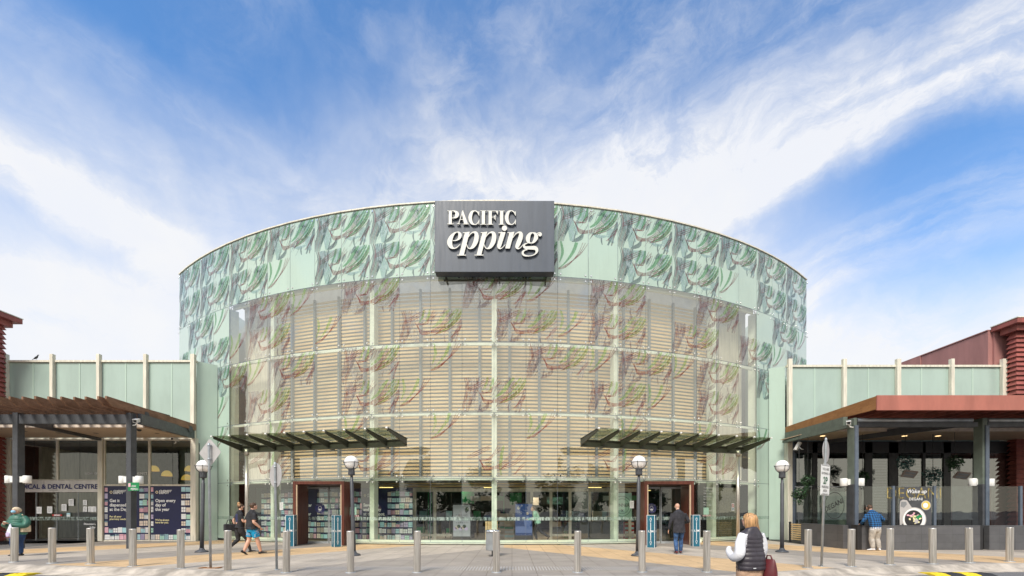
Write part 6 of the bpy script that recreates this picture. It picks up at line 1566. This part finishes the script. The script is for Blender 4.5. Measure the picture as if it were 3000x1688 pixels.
lo(m, 1, [(0, .01, 1.48, .064, .064), (0, .03, 1.58, .06, .062)], (1, 0, 0), 14, 3); hc = (0, .06, 1.66); rm = head(m, 1, hc, R(-18), 0, 1.06)
put(fuse(m, [BLK, SK, CYS, BLK]), 'body', t)
m = MB(); m.sphere(Vector(hc) + rm @ Vector((0, -.018, .045)), (.094, .108, .090), 16, 12, 0, rm); m.sphere(Vector(hc) + rm @ Vector((0, -.065, -.015)), (.080, .045, .062), 14, 10, 0, rm); put(fuse(m, [HB], .009), 'hair', t); face(t, hc, rm)
m = MB(); m.text("SIDE", .05, (.226, .02, .66), (0, 0, 1), (0, -1, 0)); m.build('shorts_lettering', M['paper'], t, local=True)

p = G(700, 1621); t = thing('person', 'woman with blonde bun in black leggings walking beside the man in blue shorts', 'person', p, R(-42))
m = MB()
lo(m, 0, [(0, .0, .88, .170, .14), (0, .02, 1.02, .150, .115), (0, .03, 1.14, .152, .11), (0, .03, 1.28, .178, .115), (0, .02, 1.42, .165, .10), (0, .03, 1.48, .09, .07), (0, .04, 1.52, .055, .055)], (1, 0, 0), 20, 5)
lo(m, 4, [(0, -.005, 1.10, .075, .085), (0, -.03, 1.22, .085, .075), (0, -.03, 1.38, .08, .075)], (1, 0, 0), 14, 4)
lo(m, 1, [(0, -.02, 1.045, .07, .085), (0, -.015, 1.09, .07, .085)], (1, 0, 0), 14, 3)
arm(m, 0, (-.17, .02, 1.41), (-.25, -.10, 1.16), (-.20, -.06, .96), .052, .040, .026, 1, .7); arm(m, 0, (.17, .02, 1.41), (.22, .06, 1.14), (.20, .26, 1.08), .052, .040, .026, 1, .7)
hand(m, 1, (-.20, -.06, .95), (0, .1, -1), (1, 0, 0), .9, 1.0); hand(m, 1, (.20, .27, 1.08), (-.1, 1, .1), (-1, 0, 0), .9, 1.0)
leg(m, 2, (-.085, -.02, .86), (-.09, .0, .48), (-.07, -.33, .17), .100, .064, .042); leg(m, 2, (.085, .02, .86), (.09, .22, .50), (.08, .34, .10), .100, .064, .042)
foot(m, 3, (-.07, -.33, .17), R(3), R(-36), .92); foot(m, 3, (.08, .34, .09), R(-3), R(10), .92)
lo(m, 1, [(0, .03, 1.47, .05, .05), (0, .05, 1.57, .048, .05)], (1, 0, 0), 14, 3); hc = (0, .07, 1.64); rm = head(m, 1, hc, R(-8), 0, .97)
put(fuse(m, [BLK, SK, BLK, BLK, NVY]), 'body', t)
m = MB(); m.sphere(Vector(hc) + rm @ Vector((0, -.02, .035)), (.086, .102, .088), 16, 12, 1, rm); m.sphere(Vector(hc) + rm @ Vector((0, -.06, .135)), .048, 12, 8, 0); m.sphere(Vector(hc) + rm @ Vector((0, -.055, .07)), (.07, .06, .05), 12, 8, 0); put(fuse(m, [HBL, HB], .009), 'hair', t); face(t, hc, rm)
m = MB(); m.sphere(Vector(hc) + rm @ Vector((0, .055, -.055)), (.062, .055, .052), 12, 8, 0, rm); put(fuse(m, [BLK], .01), 'face_mask', t)
b = thing('handbag', 'black handbag carried behind the woman with the bun', 'bag', p + Vector((-.27, -.10, .78)), R(-42))
m = MB(); m.box((-.09, -.17, 0), (.09, .17, .26)); m.build('body', BLK, b, local=True, bevel=.03); m = MB(); m.tube([(0, -.1, .25), (.02, -.06, .40), (.02, .06, .40), (0, .1, .25)], .012, 8); m.build('handle', BLK, b, local=True)

# --- woman in a green jacket reading her phone
p = G(52, 1629); t = thing('person', 'woman in green puffer jacket and cream beanie looking at a phone', 'person', p, R(172))
m = MB()
lo(m, 0, [(0, .0, .72, .245, .21), (0, .0, .84, .26, .225), (0, .01, 1.0, .255, .22), (0, .0, 1.14, .25, .21), (0, .0, 1.26, .235, .175), (0, -.02, 1.34, .17, .12), (0, -.01, 1.42, .10, .095)], (1, 0, 0), 26, 14, (.075, .055))
for s in (-1, 1):
    lo(m, 0, [(s * .20, -.02, 1.28, .088, .09), (s * .31, -.03, 1.16, .098, .10), (s * .34, .04, 1.02, .092, .09), (s * .23, .20, 1.03, .075, .075), (s * .10, .29, 1.08, .055, .055)], (0, 1, .2), 16, 10)
    hand(m, 1, (s * .09, .30, 1.09), (-s * .7, .45, .25), (0, -.4, 1), 1, .5)
leg(m, 2, (-.11, .0, .74), (-.12, .03, .43), (-.11, -.02, .10), .125, .085, .055); leg(m, 2, (.11, .0, .74), (.13, .04, .43), (.13, -.03, .10), .125, .085, .055)
foot(m, 3, (-.11, -.02, .085), R(12)); foot(m, 3, (.13, -.03, .085), R(-12))
lo(m, 1, [(0, .0, 1.36, .055, .055), (0, .02, 1.44, .052, .055)], (1, 0, 0), 14, 3); hc = (.0, .06, 1.50); rm = head(m, 1, hc, R(-24), R(12))
put(fuse(m, [GRN, SK, DJ, BLK]), 'body', t)
face(t, hc, rm)
m = MB(); m.sphere(Vector(hc) + rm @ Vector((0, -.03, .055)), (.108, .122, .085), 20, 12, 0, rm); m.sphere(Vector(hc) + rm @ Vector((0, -.01, .03)), (.095, .108, .035), 20, 8, 0, rm); put(fuse(m, [KNIT], .009), 'beanie', t)
m = MB(); m.sphere(Vector(hc) + rm @ Vector((0, .052, -.052)), (.066, .062, .052), 14, 8, 0, rm); put(fuse(m, [MASK], .009), 'face_mask', t)
b = thing('mobile_phone', 'phone held in the hands of the woman in green', 'phone', p + Vector((.06, -.36, 1.13)), R(172)); MB().obox((0, 0, 0), (.04, 0, 0), (0, .07, .03), (0, -.003, .007)).build('body', M['packmint'], b, local=True)
b = thing('carrier_bag', 'white plastic carrier bag with purple print hanging from the wrist of the woman in green', 'bag', p + Vector((.13, -.34, .62)), R(172))
m = MB(); lo(m, 0, [(0, 0, 0, .14, .05), (0, 0, .12, .135, .07), (0, 0, .26, .095, .05), (0, 0, .38, .045, .025), (0, 0, .46, .012, .012)], (1, 0, 0), 18, 4)
b1 = m.build('body', BAG, b, local=True); m = MB(); m.disc((0, .072, .12), (0, 1, 0), .075, 16, 0); m.box((-.11, .05, .01), (.11, .066, .045), 1); m.build('print', [M['lilac'], MAR], b, local=True)
b = thing('shoulder_bag', 'tan shoulder bag on the far side of the woman in green', 'bag', p + Vector((.29, -.02, .80)), R(172))
m = MB(); m.box((-.05, -.12, 0), (.06, .12, .22)); m.build('body', KNIT, b, local=True, bevel=.02); m = MB(); m.tube([(0, -.05, .2), (.09, -.12, .42), (.10, .0, .54), (.06, .06, .58)], .014, 6); m.build('strap', KNIT, b, local=True)

# --- woman in the quilted vest, nearest the camera
pw = Vector((XA(2200, 7.4), 7.4, ROAD)); t = thing('person', 'blonde woman in dark quilted vest and white sleeves, nearest the camera', 'person', pw, R(24))
m = MB()
lo(m, 0, [(0, .0, .66, .255, .185), (0, .0, .72, .262, .19), (0, .0, .84, .255, .185), (0, .01, 1.0, .232, .165), (0, .01, 1.14, .225, .15), (0, .0, 1.24, .215, .13), (0, -.01, 1.31, .15, .095), (0, .0, 1.36, .09, .075)], (1, 0, 0), 28, 16, (.073, .05))
lo(m, 1, [(-.19, .0, 1.24, .068, .075), (-.27, -.02, 1.10, .078, .085), (-.33, -.05, .94, .080, .085), (-.32, .06, .87, .07, .074), (-.22, .24, .94, .052, .052), (-.12, .32, 1.0, .04, .04)], (0, 1, .2), 18, 6)
lo(m, 1, [(.20, .0, 1.24, .075, .08), (.25, -.02, 1.08, .075, .08), (.27, .0, .92, .066, .07), (.27, .10, .76, .05, .05)], (0, 1, .2), 18, 6)
hand(m, 2, (-.11, .33, .985), (.6, .6, .1), (0, -.2, -1), .95, .6); hand(m, 2, (.27, .11, .75), (0, .3, -1), (-1, 0, 0), .95, .8)
lo(m, 3, [(0, .0, .56, .20, .15), (0, .0, .69, .205, .155)], (1, 0, 0), 22, 4)
leg(m, 3, (-.11, .0, .72), (-.11, .10, .42), (-.11, .16, .10), .13, .085, .06); leg(m, 3, (.11, .0, .72), (.11, .02, .42), (.11, -.16, .12), .13, .085, .06)
foot(m, 4, (-.11, .16, .085), 0); foot(m, 4, (.11, -.16, .11), 0, R(-18))
lo(m, 2, [(0, .0, 1.30, .055, .055), (0, .01, 1.42, .052, .055)], (1, 0, 0), 14, 3); hc = (.0, .04, 1.475); rm = head(m, 2, hc, R(-6), R(14))
put(fuse(m, [VST, WHC, SK, BEI, BLK], .009, 1), 'body', t); face(t, hc, rm)
m = MB(); C = Vector(hc); P = lambda x, y, z, a, b: (*(C + rm @ Vector((x, y, z))), a, b)
m.sphere(C + rm @ Vector((0, -.015, .032)), (.092, .108, .095), 20, 14, 0, rm)
lo(m, 0, [P(0, -.04, .08, .07, .07), P(.0, -.06, .02, .095, .075), P(.01, -.065, -.06, .105, .07), P(.04, -.075, -.14, .12, .06), P(.085, -.085, -.21, .105, .05), P(.13, -.095, -.255, .06, .03), P(.16, -.10, -.28, .02, .015)], (1, 0, 0), 18, 6)
lo(m, 0, [P(-.075, -.01, .05, .03, .05), P(-.09, -.02, -.04, .032, .055), P(-.075, -.04, -.13, .028, .05), P(-.05, -.05, -.2, .012, .02)], (1, 0, 0), 14, 5)
rh = random.Random(6)
for j in range(54):
    a = rh.uniform(-1.5, 1.5); x, y = .095 * math.sin(a), -.02 - .09 * math.cos(a); sx = .02 + .10 * max(0, .5 + x * 6) * rh.random()
    m.tube([C + rm @ Vector(q) for q in ((x * .6, y * .6, .10), (x, y, .03), (x * 1.12 + sx * .1, y * 1.02, -.07), (x * 1.05 + sx * .6, y * .98, -.16), (x * .95 + sx * 1.3, y * .95, -.215 - rh.uniform(0, .05)))], [.006, .008, .009, .008, .003], 5, 0)
put(fuse(m, [HBL], .0065, 1), 'hair', t)
m = MB(); m.box((-.19, -.197, .705), (-.13, -.192, .717)); m.build('vest_tag', M['paper'], t, local=True)
b = thing('tote_bag', 'maroon leather tote bag at the right hip of the blonde woman', 'bag', pw + Vector((.27, -.06, .48)), R(24))
m = MB(); lo(m, 0, [(0, 0, 0, .10, .13), (0, 0, .15, .09, .13), (0, 0, .30, .05, .11), (0, 0, .36, .025, .09)], (1, 0, 0), 20, 4); m.build('body', MAR, b, local=True)
m = MB(); m.tube([(0, -.06, .33), (-.01, -.03, .42), (-.01, .03, .42), (0, .06, .33)], .011, 8); m.build('handle', MAR, b, local=True)

# --- person seen through the glass
pj = Vector((XA(1572, 21.9), 21.2, 0)); t = thing('person', 'person in mint hoodie striding left inside the entrance glass', 'person', pj, R(90))
m = MB()
lo(m, 0, [(0, -.02, .90, .19, .16), (0, .0, 1.05, .185, .15), (0, .05, 1.22, .19, .15), (0, .10, 1.38, .18, .13), (0, .14, 1.45, .10, .09), (0, .16, 1.50, .06, .06)], (1, 0, 0), 20, 5)
for s in (-1, 1): arm(m, 0, (s * .18, .10, 1.36), (s * .22, .16, 1.12), (s * .14, .42, 1.10), .062, .052, .04); hand(m, 1, (s * .14, .43, 1.10), (0, 1, 0), (0, 0, -1))
leg(m, 2, (-.09, 0, .86), (-.09, .12, .48), (-.09, .02, .10), .10, .068, .05); leg(m, 2, (.09, -.02, .86), (.09, -.16, .52), (.09, -.52, .28), .10, .068, .05)
foot(m, 3, (-.09, .02, .09)); foot(m, 3, (.09, -.52, .28), 0, R(-50))
lo(m, 1, [(0, .15, 1.44, .055, .055), (0, .18, 1.54, .052, .052)], (1, 0, 0), 12, 3); hc = (0, .21, 1.60); rm = head(m, 1, hc, R(-8)); put(fuse(m, [MNT, SK, BLK, BLK], .012), 'body', t)
m = MB(); m.sphere(Vector(hc) + rm @ Vector((0, -.03, .04)), (.09, .10, .09), 14, 10, 0, rm); put(fuse(m, [HB], .012), 'hair', t); face(t, hc, rm)

# ================================================================== the car park behind the camera (it is mirrored in the glass)
def car(loc, rz, mat, lab, tall=0.0, L=4.4):
    t = thing('parked_car', lab, 'car', loc, R(rz), 'cars parked across the road'); h = .18 * tall
    st = [(-.5, .42, .62, .70, .62, .70), (-.48, .30, .80, .84, .80, .82), (-.33, .24, .88, .90, .90, .86), (-.22, .22, .92, .92, 1.02, .82), (-.06, .22, .94, .92, 1.42 + h, .66), (.12, .22, .95, .92, 1.46 + h, .66), (.30, .22, .96, .92, 1.38 + h * 1.4, .66), (.42, .26, .96, .90, 1.05 + h * 3.2, .74), (.48, .30, .90, .86, .90, .80), (.5, .42, .70, .76, .70, .74)]
    m = MB(); rg = [[Vector((w1, y * L, z0)), Vector((w1 * 1.0, y * L, z1)), Vector((w2, y * L, z2)), Vector((-w2, y * L, z2)), Vector((-w1, y * L, z1)), Vector((-w1, y * L, z0))] for y, z0, z1, w1, z2, w2 in st]
    ids = [m.ring(r) for r in rg]
    for i in range(len(st) - 1):
        for j in range(6):
            k = (j + 1) % 6; gl = j in (1, 3) and 3 <= i <= 6 or j == 2 and i in (3, 6)
            m.f.append((ids[i] + j, ids[i] + k, ids[i + 1] + k, ids[i + 1] + j)); m.m.append(1 if gl else 0); m.s.append(False)
    m.f.append(tuple(ids[0] + j for j in range(6))[::-1]); m.m.append(0); m.s.append(False); m.f.append(tuple(ids[-1] + j for j in range(6))); m.m.append(0); m.s.append(False)
    m.build('body', [mat, M['ink']], t, local=True, bevel=.03)
    for y in (-.31, .31):
        for x in (-1, 1):
            w_ = MB(); w_.cyl((x * .70, y * L, .33), (x, 0, 0), .33, .22, 20, 0); wh = w_.build('wheel', M['rubber'], t, local=True); w_ = MB(); w_.cyl((x * .91, y * L, .33), (x, 0, 0), .20, .02, 14); w_.build('rim', M['galv'], wh, local=True)
    for x in (-1, 1):
        MB().box((x * .60 - .14, -.505 * L, .60), (x * .60 + .14, -.47 * L, .74)).build('headlight', M['paper'], t, local=True)
CW = pbr('car_white', (.78, .78, .78), .25, coat=.6, var=.01); CG = pbr('car_green', (.02, .26, .05), .25, coat=.6, var=.02); CR = pbr('car_red', (.30, .03, .02), .25, coat=.6, var=.02); CS = pbr('car_silver', (.45, .46, .48), .25, metal=.6, coat=.5, var=.02); CB = pbr('car_dark', (.03, .05, .09), .2, coat=.6, var=.02)
for i, (x, y, rz, mt, lab, tall) in enumerate(((-19.5, -6.5, 88, CG, 'green van parked across the road', 2.2), (-13.5, -7.5, 92, CW, 'white car parked across the road', .7), (-8, -12, 4, CR, 'red car parked across the road', .3), (-3, -12.3, -3, CS, 'silver car parked across the road', .2), (1.5, -12.1, 2, CB, 'dark blue car parked across the road', .5), (7, -12, 0, CS, 'tall silver car parked across the road', .8), (13, -9, 85, CR, 'dark red car parked opposite the cafe', .4), (19, -9.5, 95, CW, 'white hatchback parked opposite the cafe', .4))):
    car((x, y, ROAD), rz, mt, lab, tall)
rt_ = random.Random(31)
for i, (x, y, h) in enumerate(((-34, -24, 9), (-23, -28, 11), (-13, -30, 9), (-3, -34, 10), (8, -32, 8.5), (18, -28, 11), (30, -24, 9.5))):
    t = thing('gum_tree', ('tall', 'broad', 'low', 'open', 'round', 'dense', 'leaning')[i] + ' gum tree beyond the parked cars', 'tree', (x, y, ROAD), 0, 'trees beyond the car park')
    m = MB(); m.tube([(0, 0, 0), (.15, .1, h * .25), (.0, .2, h * .5), (.3, 0, h * .75)], [.28, .22, .15, .06], 10)
    for j in range(7): a = j * .9; b0 = Vector((.05, .1, h * (.3 + .06 * j))); m.tube([b0, b0 + Vector((math.cos(a), math.sin(a), .8)) * h * .12, b0 + Vector((math.cos(a), math.sin(a), .6)) * h * .25], [.11, .07, .03], 7)
    m.build('trunk', M['bark'], t, local=True)
    m = MB()
    for j in range(34): a = rt_.uniform(0, 6.28); q = rt_.uniform(.05, .5) * h; foliage(m, (q * math.cos(a), q * math.sin(a), h * rt_.uniform(.14, .9) * (1 - .3 * q / h)), (h * .17, h * .17, h * .12), 150, rt_, .22, .46)
    m.build('crown', M['leaf'], t, local=True)
